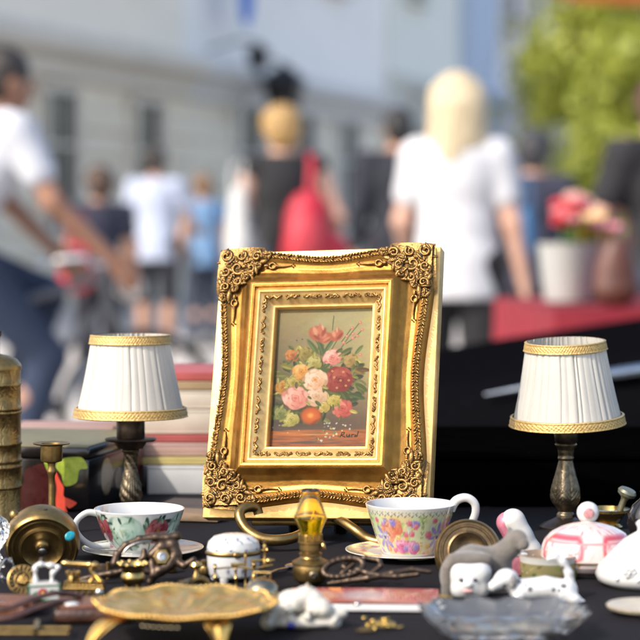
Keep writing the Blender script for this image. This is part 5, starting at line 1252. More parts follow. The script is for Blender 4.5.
# more small pieces between the larger ones
loc, U, Z = local(196, d=1.585)
g = thing('brass_tap', 'small old brass tap with a round finger knob, between the iron bracket and trinket box', 'tap', loc, R(20))
b = MB(); b.tube(curve([(-18 * U, 0, 5 * U), (-6 * U, 0, 7 * U), (4 * U, 0, 9 * U), (10 * U, 0, 6 * U), (12 * U, 0, 2 * U)]), 3.6 * U, 12); b.build('spout', brass_old, g)
b = MB(); b.lathe([(r * U, z * U) for r, z in [(3, 8), (3.4, 13), (2, 15), (2, 19), (5, 20.5), (6.5, 23), (5, 26), (.001, 27)]], 24); b.build('finger_knob', brass, g)
loc, U, Z = local(176, d=1.57)
g = thing('bolt_key', 'dark steel bolt lying propped on the brass tap', 'bolt', loc, R(-30)); b = MB(); b.tube([(-12 * U, 0, 3.4 * U), (14 * U, 0, 8 * U)], 3 * U, 10); b.build('shank', bronze_pale, g); MB().lathe([(r * U, z * U) for r, z in [(.001, -3), (6, -3), (6, 3), (.001, 3)]], 6, Matrix.Translation((16 * U, 0, 8.6 * U)) @ Matrix.Rotation(R(80), 4, 'Y')).build('head', bronze_pale, g, smooth=False)
loc, U, Z = local(108, d=1.625)
g = thing('door_fitting', 'old iron butt hinge standing open behind the brass iron', 'hinge', loc, R(15))
for sx in (-1, 1):
    b = MB(); b.box((sx * 8 * U, abs(sx) * 2 * U, 8 * U), (15 * U, 1.6 * U, 15 * U), .4 * U, Matrix.Rotation(R(sx * 18), 3, 'Z')); b.build('leaf', iron, g)
MB().tube([(0, 0, 0), (0, 0, 17 * U)], 2.2 * U, 10).build('pin', brass_old, g)
for i, (px, d, hh, rr_) in enumerate(((205, 1.645, 15, 6.5), (171, 1.66, 12, 5.5))):
    loc, U, Z = local(px, d=d)
    o = MB().lathe([(r * rr_ * U / 6, z * hh * U / 15) for r, z in [(6, 0), (6.3, .6), (6.3, 8), (5.6, 9), (2.2, 9.6), (2.2, 11), (4, 12.4), (4, 14), (2.6, 15), (.001, 15.2)]], 32).build('brass_weight', brass_old, None, loc=loc)
    tag(o, ['taller cylindrical brass weight beside the trinket box', 'shorter cylindrical brass weight behind the iron bracket'][i], 'weight', 'small brass weights')
loc, U, Z = local(282, d=1.66)
g = thing('tea_spoon', 'tarnished silver teaspoon lying between the trinket box and oil lamp', 'spoon', loc, R(62))
b = MB(); b.tube([(-36 * U, 0, 2 * U), (-10 * U, 0, 3.6 * U), (12 * U, 0, 2.4 * U)], [2.6 * U, 1.3 * U, 1.8 * U], 10, flat=.5); b.build('handle', silver, g); MB().ell((22 * U, 0, 3 * U), (12 * U, 7 * U, 2.2 * U)).build('bowl', silver, g)
loc, U, Z = local(440, d=1.515)
g = thing('ring_dish', 'tiny brass ring dish with a curled edge, before the hooded figurine', 'ring dish', loc); MB().lathe([(r * U, z * U) for r, z in [(5, 0), (6, 1), (10, 4), (13, 8), (12, 8.6), (8, 4.6), (.001, 3.4)]], 40, cap1=False).build('bowl', brass_old, g)
b = MB(); b.tube([(5 * U * math.cos(t), 5 * U * math.sin(t), 6 * U + 1.4 * U * math.sin(t)) for t in np.linspace(0, 2 * math.pi, 24, endpoint=False)], .9 * U, 8, True); o = b.build('gold_ring', mat('bright_gold', (.9, .58, .14), .2, 1), None, loc=loc); tag(o, 'plain gold ring lying in the tiny brass dish', 'ring')
loc, U, Z = local(8, d=1.60)
g = thing('wire_brooch', 'looped silver wire brooch with clear stones at the edge beside the rosette', 'brooch', loc, R(25))
b = MB(); b.tube(curve([(-6 * U, 0, 2 * U), (-9 * U, 0, 14 * U), (-2 * U, 0, 26 * U), (6 * U, 0, 18 * U), (3 * U, 0, 6 * U), (-8 * U, 0, 8 * U)]), .9 * U, 8); b.build('wire', silver, g)
for k, (x, z) in enumerate(((-8, 10), (-6, 20), (2, 25), (6, 16), (2, 6))): MB().ell((x * U, -1.4 * U, z * U), 2.6 * U, None, 8, 5).build('stone', crystal, g, smooth=False)

# black velvet display case added to keep the table dark behind the lamp
velvet = mat('black_velvet', (.0015, .0013, .0013), .95, 0, var=.2, scale=30, spec=.0)
loc = at_depth(560, 2.16); U = 2.05 / F
g = thing('dark_fill_case', 'low closed black velvet display case added to darken the table behind the lamp near the tureen', 'case', loc, R(-1))
hv = hz(452, 2.03)
MB().box((0, 0, hv * .42), (.27, .25, hv * .82), .004).build('tray', velvet, g); MB().box((0, 0, hv * .92), (.276, .256, hv * .16), .004).build('lid', velvet, g)
# ------------------------------------------------------------------ street setting
ALBEDO[0] = 1.0
GROUND = mat('grey_paving', (.50, .46, .42), .85, 0, var=.1, scale=1.2, bump=.4, bscale=14, pattern='voronoi', bdist=.01)
o = MB().grid(lambda u, v: (-150 + 300 * u, -60 + 310 * v, .004 * math.sin(u * 90) * math.sin(v * 80)), 40, 40).build('ground', GROUND, None); struct(o)
B0 = Vector((-3.9, 26, 0)); E_ = Vector((.304, .953, 0)).normalized(); NV = Vector((E_.y, -E_.x, 0))
def FS(px, py):
    r = ray(px, py); o_ = Vector((0, 0, CAMZ)); t = (B0 - o_).dot(NV) / r.dot(NV); p = o_ + r * t; return (p - B0).dot(E_), p.z
def glass_m(): return mat('dark_window_glass', (.012, .015, .017), .12, 0, var=.2, scale=.5, spec=.25)
def house(label, px0, px1, wall_c, low_c, H, ground_h, wins, lows, s0=None, s1=None, out=0.0, trim_c=None):
    a = FS(px0, 200)[0] if s0 is None else s0; b_ = FS(px1, 200)[0] if s1 is None else s1
    g = thing('town_house', label, 'house', B0 + E_ * a + NV * out, math.atan2(E_.y, E_.x), 'street facades')
    W_ = b_ - a; D_ = 9.0
    nm = label.split()[0]
    wm = mat('render_' + nm + str(len(MATS)), wall_c, .85, 0, var=.06, scale=.8, bump=.2, bscale=30, bdist=.01); lm = mat('plinth_' + nm + str(len(MATS)), low_c, .85, 0, var=.08, scale=1.2, bump=.2, bscale=30, bdist=.01)
    tm = mat('trim_' + nm + str(len(MATS)), trim_c or tuple(x * .75 for x in wall_c), .8, 0, var=.05, scale=1)
    # local frame: x along facade, -y toward the street
    b = MB(); b.box((W_ / 2, D_ / 2, ground_h + (H - ground_h) / 2), (W_ - .01, D_, H - ground_h)); b.build('upper_wall', wm, g, smooth=False)
    prof = [(D_, 0), (-.10, 0), (-.10, .5), (-.02, .52)]; z = .6
    while z + .34 < ground_h - .3: prof += [(.03, z), (-.03, z + .03), (-.03, z + .29), (.03, z + .32)]; z += .34
    prof += [(0, ground_h - .01), (D_, ground_h - .01)]
    vs = [(x, y, z_) for x in (.005, W_ - .005) for y, z_ in prof]; n = len(prof)
    fs = [(i, (i + 1) % n, n + (i + 1) % n, n + i) for i in range(n)] + [tuple(range(n)), tuple(range(2 * n - 1, n - 1, -1))]
    MB().add(vs, fs).build('rusticated_base', lm, g, smooth=False, recalc=True)
    cp_ = [(0.02, ground_h - .25), (-.12, ground_h - .2), (-.16, ground_h), (-.42, ground_h + .12), (-.45, ground_h + .28), (-.1, ground_h + .42), (.02, ground_h + .45)]
    vs = [(x, y, z_) for x in (.0, W_ - .0) for y, z_ in cp_]; n = len(cp_); fs = [(i, (i + 1) % n, n + (i + 1) % n, n + i) for i in range(n)] + [tuple(range(n)), tuple(range(2 * n - 1, n - 1, -1))]
    MB().add(vs, fs).build('cornice', tm, g, smooth=False, recalc=True)
    MB().box((W_ / 2, D_ / 2, H + .15), (W_, D_ + .7, .3)).build('roof_edge', tm, g, smooth=False)
    for (x, z0, w, h) in wins + lows:
        f = MB()
        for sx in (-1, 1): f.box((x + sx * (w / 2 + .05), -.05, z0 + h / 2), (.1, .16, h + .2), .01)
        f.box((x, -.05, z0 + h + .05), (w, .16, .1), .01); f.box((x, -.09, z0 - .05), (w + .3, .26, .1), .01); f.box((x, -.03, z0 + h * .62), (w, .06, .05)); f.box((x, -.03, z0 + h / 2), (.05, .05, h))
        fo = f.build('window', tm, g, smooth=False)
        MB().box((x, -.012, z0 + h / 2), (w, .05, h)).build('pane', glass_m(), fo, smooth=False)
    return g, W_
sA = -11.; xA1 = FS(184, 200)[0]; zc = FS(0, 40)[1]
def wx(px, base): return FS(px, 130)[0] - base
lowA = [(wx(x, sA), 1.0, wd, 1.75) for x, wd in ((55, .95), (143, .95), (-40, .95), (-120, .95))]
upA = [(2 + 2.6 * i, 4.6, 1.1, 1.9) for i in range(6)]
house('beige rendered town house with grooved stone base and dark narrow windows', 0, 184, (.86, .78, .66), (.80, .70, .55), 11, zc - .15, upA, lowA, s0=sA, s1=xA1)
xB1 = FS(386, 200)[0]; lB = [(wx(p, xA1), .95, 1.1, 2.0) for p in (245, 300, 345)]
house('pale bluish grey town house with a long cornice above the shop floor', 0, 0, (.84, .81, .77), (.80, .72, .58), 12, zc - .15, [(2.2 + 2.6 * i, 5.3, 1.2, 2.0) for i in range(int((xB1 - xA1 - 2) / 2.6))], lB, s0=xA1, s1=xB1)
xC1 = FS(455, 200)[0]
house('greenish grey town house beyond the pale bluish one', 0, 0, (.74, .75, .68), (.56, .55, .50), 12.5, zc + .3, [(1.6 + 2.4 * i, 5.6, 1.3, 2.2) for i in range(max(1, int((xC1 - xB1 - 1) / 2.4)))], [(1.8, .9, 1.3, 2.1), (4.5, .9, 1.3, 2.1)], s0=xB1, s1=xC1, out=.1)
xD1 = FS(483, 200)[0]
house('narrow steel blue house squeezed between two grey facades', 0, 0, (.42, .50, .62), (.30, .36, .45), 13, zc + .3, [((xD1 - xC1) / 2, 9.0, 1.1, 2.0)], [((xD1 - xC1) / 2, .9, 1.2, 2.0)], s0=xC1, s1=xD1, out=.35)
xE1 = xD1 + 44
house('long lilac grey facade with rows of tall windows at the end of the street', 0, 0, (.70, .67, .66), (.52, .50, .50), 14, zc + .5, [(2 + 2.8 * i, z, 1.3, 2.3) for i in range(14) for z in (5.6, 9.2)], [(2 + 2.8 * i, .9, 1.5, 2.2) for i in range(8)], s0=xD1, s1=xE1, out=.1)
# wall lanterns and a blue banner on the facade
black_metal = mat('black_metal', (.012, .012, .014), .4, .3, var=.1)
def fpos(px, py, off):
    r = ray(px, py); o_ = Vector((0, 0, CAMZ)); t = (B0 + NV * off - o_).dot(NV) / r.dot(NV); return o_ + r * t
for i, (px, py, sc_) in enumerate(((284, 90, .8), (258, 57, .42))):
    p = fpos(px, py, .8); g = thing('wall_lantern', ['large black wall lantern above the woman with the red bag', 'small black wall lamp high on the pale bluish facade'][i], 'lantern', p, math.atan2(E_.y, E_.x))
    MB().lathe([(r * sc_, z * sc_) for r, z in [(.12, -.5), (.3, -.42), (.42, .12), (.5, .16), (.2, .42), (.05, .5), (.001, .56)]], 6).build('lantern_body', black_metal, g, smooth=False)
    MB().tube([(0, .8, .3 * sc_), (0, .3, .62 * sc_), (0, 0, .52 * sc_)], .022, 8).build('bracket', black_metal, g)
p = fpos(247, -4, .5); g = thing('blue_banner', 'small bright blue banner hanging on the pale bluish facade', 'banner', p, math.atan2(E_.y, E_.x))
bl = mat('bright_blue_fabric', (.02, .16, .62), .7, 0, var=.1)
b = MB(); b.grid(lambda u, v: (-.26 + .52 * u * 1.0, .03 * math.sin(u * 9 + v * 3), -.32 - .02 * 0 + .9 * v - (.18 * (1 - abs(2 * u - 1))) * (1 - v)), 16, 12); b.build('fabric', bl, g); MB().tube([(0, .6, .6), (0, -.1, .6)], .025, 8).build('pole', black_metal, g)

# street tree
def tree(loc, rad, hc, label, seed, nleaf=9000):
    r = random.Random(seed); g = thing('street_tree', label, 'tree', loc)
    tk = []; tk += chain([(0, 0, 0, .16), (.05, 0, .9, .12), (-.03, .05, 1.7, .1), (.05, 0, 2.3, .085)])
    tips = []
    for i in range(11):
        a = i * 2.4; el = r.uniform(.2, 1.1); L_ = rad * r.uniform(.55, .85); p0 = (.05, 0, r.uniform(1.5, 2.4)); p1 = (p0[0] + L_ * .5 * math.cos(a) * math.cos(el), L_ * .5 * math.sin(a) * math.cos(el), p0[2] + L_ * .5 * math.sin(el) + .1); p2 = (p0[0] + L_ * math.cos(a) * math.cos(el * .8), L_ * math.sin(a) * math.cos(el * .8), p1[2] + L_ * .5 * math.sin(el))
        tk += chain([(*p0, .055), (*p1, .035), (*p2, .015)]); tips += [p1, p2]
    sdf_obj('trunk', tk, .035, .05, mat('bark', (.13, .10, .075), .9, 0, var=.3, scale=8, bump=.6, bscale=25, bdist=.02), g)
    cl_ = []
    for i in range(60):
        while True:
            v = Vector((r.uniform(-1, 1), r.uniform(-1, 1), r.uniform(-1, 1)))
            if .25 < v.length < 1: break
        cl_.append((Vector((v.x * rad, v.y * rad, hc + v.z * rad * .95)), r.uniform(.28, .5) * rad * .75, r.random()))
    b = MB(); vs = []; fs = []; cs = []
    for i in range(nleaf):
        c0, cr, tone = r.choice(cl_); d = Vector((r.gauss(0, 1), r.gauss(0, 1), r.gauss(0, .8))); d = d.normalized() * cr * (r.random() ** .4 if r.random() < .7 else r.uniform(.9, 1.9))
        p = c0 + d; n = (d.normalized() + Vector((r.gauss(0, .6), r.gauss(0, .6), .5))).normalized(); t = n.orthogonal().normalized(); t.rotate(Matrix.Rotation(r.random() * 6.3, 3, n)); w = n.cross(t); L_ = r.uniform(.07, .13); k = len(vs)
        vs += [p - t * L_, p + w * L_ * .5, p + t * L_, p - w * L_ * .5]; fs.append((k, k + 1, k + 2, k + 3))
        y = r.random() * .5 + tone * .5; col = (.25 + .20 * y, .31 + .14 * y, .04 + .02 * y); cs += [col] * 4
    b.add(vs, fs, cs); b.build('crown', mat('tree_leaf', (1, 1, 1), .55, 0, var=.08, scale=3, vcol=True, translucent=.35), g, smooth=False)
tree(Vector((4.42, 29.5, 0)), 1.80, 2.95, 'leafy yellow green street tree beside the far facade', 5)
# orange parasol beyond
ALBEDO[0] = .8
pm = mat('orange_canvas', (.75, .22, .04), .8, 0, var=.05)
g = thing('market_parasol', 'orange market parasol standing behind the red clothed stall', 'parasol', (at_depth(690, 17, 0).x, 17, 0)); zt = P(620, -20, 16).z
b = MB(); b.lathe([(1.15, zt + .02), (1.16, zt + .05), (.6, zt + .34), (.03, zt + .6), (.001, zt + .62)], 8, cap0=False); b.lathe([(.001, zt + .58), (.6, zt + .31), (1.15, zt + .02)], 8, cap0=False, cap1=False); b.build('canopy', pm, g, smooth=False); MB().tube([(0, 0, 0), (0, 0, zt + .62)], .025, 10).build('pole', wood, g); MB().box((0, 0, .05), (.5, .5, .1), .02).build('base', black_metal, g)

# ------------------------------------------------------------------ dark car behind the table
paint = mat('black_car_paint', (.004, .004, .005), .45, 0, var=.1, rvar=.04, spec=.0); glassd = mat('tinted_car_glass', (.01, .012, .014), .05, 0, coat=.5); rubber = mat('tyre_rubber', (.012, .012, .012), .8)
cx0 = -.12; car = thing('parked_car', 'glossy black car parked close behind the table with its bonnet showing', 'car', (cx0, 3.97, 0), R(3)); car.rotation_euler.x = R(-2.5)
ST = [  # x, half width, sill z, belt z (side top), hood/roof z
 (0.0, .52, .36, .56, .60), (.06, .66, .28, .64, .70), (.2, .80, .24, .755, .785), (.45, .85, .22, .80, .83), (.85, .87, .22, .855, .89), (1.2, .87, .22, .88, .945), (1.5, .87, .22, .92, .98), (1.56, .87, .22, .925, .99), (3.9, .86, .22, .96, 1.02), (4.05, .80, .26, .94, 1.0), (4.15, .70, .34, .86, .92)]
def sect(x, hw, zs, zb, zh):
    pts = []
    half = [(0.0, zs - .02), (hw * .8, zs - .02), (hw * .94, zs + .02), (hw * .985, zs + .12), (hw, zs + .3 * (zb - zs)), (hw * 1.0, zs + .62 * (zb - zs)), (hw * .985, zb - .075), (hw * .955, zb - .025), (hw * .90, zb + .006), (hw * .80, zb + .35 * (zh - zb)), (hw * .5, zb + .82 * (zh - zb)), (0, zh)]
    for y, z in half: pts.append((x, -y, z))
    for y, z in half[-2:0:-1]: pts.append((x, y, z))
    return pts
b = MB(); xs = np.linspace(0, 4.15, 60); rows = []
sa = np.array(ST)
for x in xs: rows.append(sect(x, *[float(np.interp(x, sa[:, 0], sa[:, k])) for k in range(1, 5)]))
n = len(rows[0]); vs = [p for r_ in rows for p in r_]; fs = [(i * n + k, i * n + (k + 1) % n, (i + 1) * n + (k + 1) % n, (i + 1) * n + k) for i in range(len(rows) - 1) for k in range(n)] + [tuple(range(n - 1, -1, -1)), tuple((len(rows) - 1) * n + k for k in range(n))]
b.add(vs, fs).build('body', paint, car, angle=50)
cab = [(1.42, .76, .97), (2.05, .62, 1.43), (3.0, .62, 1.46), (3.62, .64, 1.36), (4.02, .74, 1.0)]
vs = []
for x, y, z in cab: vs += [(x, -y, z), (x, y, z)]
vs += [(1.42, -.8, .95), (1.42, .8, .95), (4.02, -.8, .97), (4.02, .8, .97)]
fs = [(0, 2, 3, 1), (2, 4, 5, 3), (4, 6, 7, 5), (6, 8, 9, 7), (0, 10, 12, 8, 6, 4, 2), (1, 3, 5, 7, 9, 13, 11), (10, 0, 1, 11), (8, 12, 13, 9), (10, 11, 13, 12)]
MB().add(vs, fs).build('cabin_glass', glassd, car, smooth=False, recalc=True)
b = MB()
for sy in (-1, 1):
    b.tube([(1.42, sy * .775, .96), (2.05, sy * .635, 1.435), (3.0, sy * .635, 1.465), (3.62, sy * .655, 1.365), (4.02, sy * .755, 1.0)], .035, 8); b.tube([(2.75, sy * .80, .98), (2.75, sy * .64, 1.455)], .035, 8)
b.build('pillar', paint, car)
MB().box((2.6, 0, 1.465), (1.3, 1.2, .04), .02).build('roof', paint, car)
for wx_ in (.80, 3.35):
    for sy in (-1, 1):
        w = MB().lathe([(r, z) for r, z in [(.19, -.1), (.29, -.1), (.315, -.07), (.32, 0), (.315, .07), (.29, .1), (.19, .1)]], 48, Matrix.Translation((wx_, sy * .79, .32)) @ Matrix.Rotation(R(90), 4, 'X')).build('wheel', rubber, car)
        MB().lathe([(.001, -.05), (.06, -.09), (.17, -.085), (.2, -.1), (.2, .1), (.17, .085), (.06, .09), (.001, .05)], 30, Matrix.Translation((wx_, sy * .79, .32)) @ Matrix.Rotation(R(90), 4, 'X')).build('rim', silver, w)
for sy in (-1, 1):
    MB().ell((.13, sy * .55, .62), (.10, .15, .07)).build('headlight', mat('headlight_lens', (.7, .72, .74), .1, 0, coat=1), car)
    MB().ell((1.6, sy * .98, 1.0), (.07, .1, .06)).build('mirror', paint, car)
    MB().box((4.12, sy * .55, .82), (.08, .22, .12), .02).build('tail_light', mat('red_lens', (.4, .01, .01), .2), car)
    MB().box((2.3, sy * .875, .86), (.2, .02, .025), .006).build('door_handle', paint, car)
MB().box((.0, 0, .45), (.1, .9, .14), .03).build('grille', black_metal, car)
chr_ = mat('streak_metal', (.42, .46, .50), .12, 1, var=.05)  # metal for a strip added to give the sky streak along the bonnet
for sy in (-1, 1):
    pts = [(x, sy * (float(np.interp(x, sa[:, 0], sa[:, 1])) * .965 + .004), float(np.interp(x, sa[:, 0], sa[:, 3])) - .012) for x in np.linspace(.33, 1.5, 24)]
    MB().tube(pts, [.0095 * min(1, .25 + i / 5.) for i in range(len(pts))], 12, flat=1.0).build('sky_streak', chr_, car)
for ch in car.children:
    if not ch.name.startswith('wheel'): ch.location.z += .05

# ------------------------------------------------------------------ red clothed stall
redc = mat('red_stall_cloth', (.27, .010, .024), .85, 0, var=.15, scale=3, bump=.3, bscale=20, bdist=.005)
sx = at_depth(556, 6.3, 0).x; zS = P(560, 303, 6.4).z
st = thing('stall_table', 'market stall table draped in red cloth beyond the black car', 'stall', (sx, 6.25, 0), R(7))
MB().box((.95, .42, zS - .03), (1.9, .84, .03)).build('tabletop', wood, st)
for a in (.06, 1.84):
    for c_ in (.06, .78): MB().box((a, c_, (zS - .05) / 2), (.05, .05, zS - .05)).build('leg', wood, st)
def rc(u, v):
    pw = [(-.02, -.02), (1.92, -.02), (1.92, .86), (-.02, .86)]; per = u * 4 % 4; i = int(per); q = per - i; a, c_ = pw[i], pw[(i + 1) % 4]; x, y = a[0] + (c_[0] - a[0]) * q, a[1] + (c_[1] - a[1]) * q
    k = .025 * math.sin(u * 150) * (1 - v) ** .6; nx, ny = (x - .95) / 1.0, (y - .42) / .45
    return (x + k * nx, y + k * ny, .15 + (zS - .01 - .15) * v)
o = MB(); o.grid(rc, 240, 14, True); kk = len(o.v); o.add([(-.02, -.02, zS - .008), (1.92, -.02, zS - .008), (1.92, .86, zS - .008), (-.02, .86, zS - .008)], [(0, 1, 2, 3)])
oc = o.build('red_cloth', redc, None, loc=(sx, 6.25, 0)); oc.rotation_euler = (0, 0, R(7)); tag(oc, 'red cloth hanging over the market stall beyond the black car', 'tablecloth')
whitem = mat('white_enamel', (.56, .57, .54), .4, 0, var=.08, scale=6)
for i, (px, w) in enumerate(((567, .09), (594, .085))):
    p = at_depth(px, 6.55 + .1 * i, zS); hh = P(px, 243, 6.6).z - zS
    g = thing('flower_bucket', ['white enamel bucket of red blooms on the red stall', 'white enamel bucket with a yellow flower, beside the brown bag'][i], 'bucket', p, 0, 'white flower buckets')
    MB().lathe([(r * w, z * hh) for r, z in [(.75, 0), (.78, .02), (1.0, .97), (1.05, 1), (.98, 1), (.74, .06), (.001, .05)]], 36, cap1=False).build('pail', whitem, g)
    MB().tube([(w * math.cos(t), 0, hh * .95 - w * .8 * math.sin(t)) for t in np.linspace(0, math.pi, 16)], .004, 6).build('bail', silver, g)
    r = random.Random(20 + i); b = MB(); gs = MB()
    for k in range(16 if i == 0 else 12):
        x, y, z = r.gauss(0, .028), r.gauss(0, .025), hh + (.04 + r.uniform(0, .09) if i == 0 else .01 + r.uniform(0, .08))
        gs.tube([(x * .4, y * .4, hh * .6), (x, y, z)], .004, 5); col = r.choice([(.55, .02, .03), (.62, .08, .08), (.66, .2, .22)]) if i == 0 else r.choice([(.78, .6, .03), (.80, .52, .02), (.70, .25, .3)])
        for m_ in range(6): t = m_ * 1.05; b.ell((x + .018 * math.cos(t), y + .018 * math.sin(t), z + .004 * math.sin(t * 2)), (.018, .018, .014), None, 7, 5, col)
    b.build('blossoms', mat('petals', (1, 1, 1), .6, 0, var=.08, scale=60, vcol=True), g); gs.build('stems', mat('stem_green', (.06, .14, .03), .6), g)
p = at_depth(616, 6.35, zS); zb = P(616, 236, 6.35).z - zS
g = thing('brown_bag', 'brown leather shoulder bag standing on the red stall', 'bag', p, R(10))
sdf_obj('body', [ell((0, 0, zb * .42), (.066, .045, zb * .45)), ell((0, 0, .04), (.07, .05, .05)), ell((0, 0, zb * .75), (.045, .035, zb * .25))], .008, .02, mat('chestnut_leather', (.13, .045, .028), .5, 0, var=.2, scale=15), g)
MB().tube([(.045 * math.cos(t), 0, zb * .85 + .11 * math.sin(t)) for t in np.linspace(0, math.pi, 16)], .007, 8).build('strap', MATS['chestnut_leather'], g)
# ------------------------------------------------------------------ people
SKIN = dict(fair=(.62, .36, .26), tan=(.44, .23, .14), brown=(.36, .18, .11))
BASE = dict(pelvis=(0, 0, .95), waist=(0, 0, 1.08), chest=(0, 0, 1.27), neck=(0, -.01, 1.45), head=(0, .015, 1.59),
            sh_l=(-.17, 0, 1.40), sh_r=(.17, 0, 1.40), el_l=(-.23, -.02, 1.12), el_r=(.23, -.02, 1.12), wr_l=(-.25, .04, .88), wr_r=(.25, .04, .88),
            hip_l=(-.09, 0, .92), hip_r=(.09, 0, .92), kn_l=(-.10, .02, .49), kn_r=(.10, .02, .49), an_l=(-.10, -.02, .09), an_r=(.10, -.02, .09))
def person(label, loc, face, H=1.7, pose=None, skin='fair', shirt=(.8, .8, .8), trousers=(.02, .02, .025), hair=(.05, .03, .02), hair_style='short', sleeve=.55, hem=.86, legs='long', build=1.0, tank=False, shoe=(.05, .05, .05)):
    s = H / 1.7; J = {k: np.array(v, float) for k, v in BASE.items()}
    for k, v in (pose or {}).items(): J[k] = np.array(v, float)
    g = thing('person', label, 'person', loc, face, 'people in the street'); w = build
    def tp(a): return a * s
    sp = J['neck'] - J['waist']; spn = sp / np.linalg.norm(sp); latv = J['sh_r'] - J['sh_l']; latv = latv / np.linalg.norm(latv)
    fw = np.cross(spn, -latv); fw /= np.linalg.norm(fw); lat2 = np.cross(fw, spn) ; Rt = np.stack([np.cross(fw, spn), fw, spn], 1)
    def torso(i):
        return [ell(tp(J['chest'] + spn * .02), tuple(np.array((.155 * w + i, .105 * w + i, .20 + i)) * s), Rt), ell(tp(J['waist']), tuple(np.array((.135 * w + i, .10 * w + i, .17 + i)) * s), Rt), ell(tp(J['pelvis']), tuple(np.array((.158 * w + i, .118 * w + i, .14 + i)) * s)),
                cone(tp(J['neck'] - spn * .06), (.065 + i) * s, tp(J['sh_l'] - spn * .01), (.055 * w + i) * s), cone(tp(J['neck'] - spn * .06), (.065 + i) * s, tp(J['sh_r'] - spn * .01), (.055 * w + i) * s)]
    pr = torso(0)
    pr += [cone(tp(J['neck'] - spn * .05), .056 * s, tp(J['head'] - np.array((0, .02, .04))), .052 * s), ell(tp(J['head']), tuple(np.array((.074, .093, .112)) * s)), ell(tp(J['head'] + np.array((0, .03, -.07))), tuple(np.array((.052, .055, .05)) * s)),
           cone(tp(J['head'] + np.array((0, .088, .0))), .010 * s, tp(J['head'] + np.array((0, .108, -.03))), .015 * s)]
    for sg in (-1, 1): pr.append(ell(tp(J['head'] + np.array((sg * .077, -.005, -.01))), tuple(np.array((.010, .022, .032)) * s)))
    for sd, sg in (('l', -1), ('r', 1)):
        sh, el_, wr = J['sh_' + sd], J['el_' + sd], J['wr_' + sd]; hp, kn, an = J['hip_' + sd], J['kn_' + sd], J['an_' + sd]
        pr += [cone(tp(sh), .053 * s * w, tp(el_), .041 * s), cone(tp(el_), .041 * s, tp(wr), .028 * s)]
        dh = (wr - el_) / np.linalg.norm(wr - el_); pn = np.cross(dh, np.array((0, 1, 0))) if abs(dh[1]) < .8 else np.cross(dh, np.array((1., 0, 0))); pn /= np.linalg.norm(pn); wv = np.cross(pn, dh)   # palm normal, palm width
        pc = wr + dh * .055; pr.append(ell(tp(pc), tuple(np.array((.020, .042, .055)) * s), np.stack([pn, wv, dh], 1)))
        for k in range(4):
            r0 = wr + dh * .095 + wv * (.033 - .022 * k); L_ = (.034, .041, .038, .028)[k]; c_ = -pn * sg * .012
            pr += [cone(tp(r0), .0105 * s, tp(r0 + dh * L_ + c_ * .4), .0098 * s), cone(tp(r0 + dh * L_ + c_ * .4), .0098 * s, tp(r0 + dh * L_ * 1.8 + c_ * 1.9), .0085 * s)]
        t0 = wr + dh * .03 + wv * .032; pr += [cone(tp(t0), .013 * s, tp(t0 + dh * .035 + wv * .026), .0115 * s), cone(tp(t0 + dh * .035 + wv * .026), .0115 * s, tp(t0 + dh * .066 + wv * .03), .0095 * s)]
        pr += [cone(tp(hp), .088 * s * w, tp(kn), .058 * s), cone(tp(kn), .055 * s, tp(kn * .62 + an * .38 + np.array((0, -.018, 0))), .056 * s), cone(tp(kn * .62 + an * .38 + np.array((0, -.018, 0))), .054 * s, tp(an), .040 * s), cone(tp(an + np.array((0, -.03, -.045))), .036 * s, tp(an + np.array((0, .14, -.055))), .030 * s)]
    body = sdf_obj('body', pr, .0105 * s, .022 * s, mat('skin_' + skin, SKIN[skin], .5, 0, var=.06, scale=20, sss=.08), g)
    # clothing
    nrm_ = lambda a: a / np.linalg.norm(a)
    cp = torso(.014)
    if hem < .84: cp.append(ell(tp(J['pelvis'] + np.array((0, 0, -.13))), tuple(np.array((.172 * w, .135 * w, .22)) * s)))
    cuts = [(tp(J['pelvis'] + (J['pelvis'] - J['waist']) * 0 + np.array((0, 0, hem - .95))), -nrm_(np.array((0, 0, 1.)) * .7 + spn * .3)), (tp(J['neck'] + spn * .005), spn)]
    if not tank:
        for sd in 'lr':
            sh, el_, wr = J['sh_' + sd], J['el_' + sd], J['wr_' + sd]
            if sleeve <= 1: cp.append(cone(tp(sh), .072 * s * w, tp(sh + (el_ - sh) * sleeve), .066 * s))
            else: cp += [cone(tp(sh), .07 * s * w, tp(el_), .056 * s), cone(tp(el_), .056 * s, tp(el_ + (wr - el_) * (sleeve - 1)), .044 * s)]
    key = lambda n, c: '%s_%d_%d_%d' % (n, c[0] * 99, c[1] * 99, c[2] * 99)
    sdf_obj('shirt', cp, .0115 * s, .03 * s, mat(key('shirt_cloth', shirt), shirt, .85, 0, var=.05, scale=10, bump=.35, bscale=16, bdist=.012), g, cuts)
    tpz = [ell(tp(J['pelvis']), tuple(np.array((.168 * w, .128 * w, .15)) * s)), ell(tp(J['waist'] - spn * .06), tuple(np.array((.145 * w, .112 * w, .08)) * s), Rt)]
    for sd in 'lr':
        hp, kn, an = J['hip_' + sd], J['kn_' + sd], J['an_' + sd]; tpz.append(cone(tp(hp), .10 * s * w, tp(kn), .075 * s))
        if legs == 'long': tpz.append(cone(tp(kn), .073 * s, tp(an + (kn - an) * .06), .062 * s))
    sdf_obj('trousers', tpz, .0115 * s, .025 * s, mat(key('trouser_cloth', trousers), trousers, .85, 0, var=.15, scale=8, bump=.35, bscale=18, bdist=.012), g)
    for sd in 'lr':
        an = J['an_' + sd]; sdf_obj('shoe', [cone(tp(an + np.array((0, -.035, -.042))), .044 * s, tp(an + np.array((0, .15, -.052))), .038 * s), cone(tp(an), .046 * s, tp(an + np.array((0, 0, -.04))), .046 * s)], .01 * s, .02 * s, mat(key('shoe', shoe), shoe, .6), g)
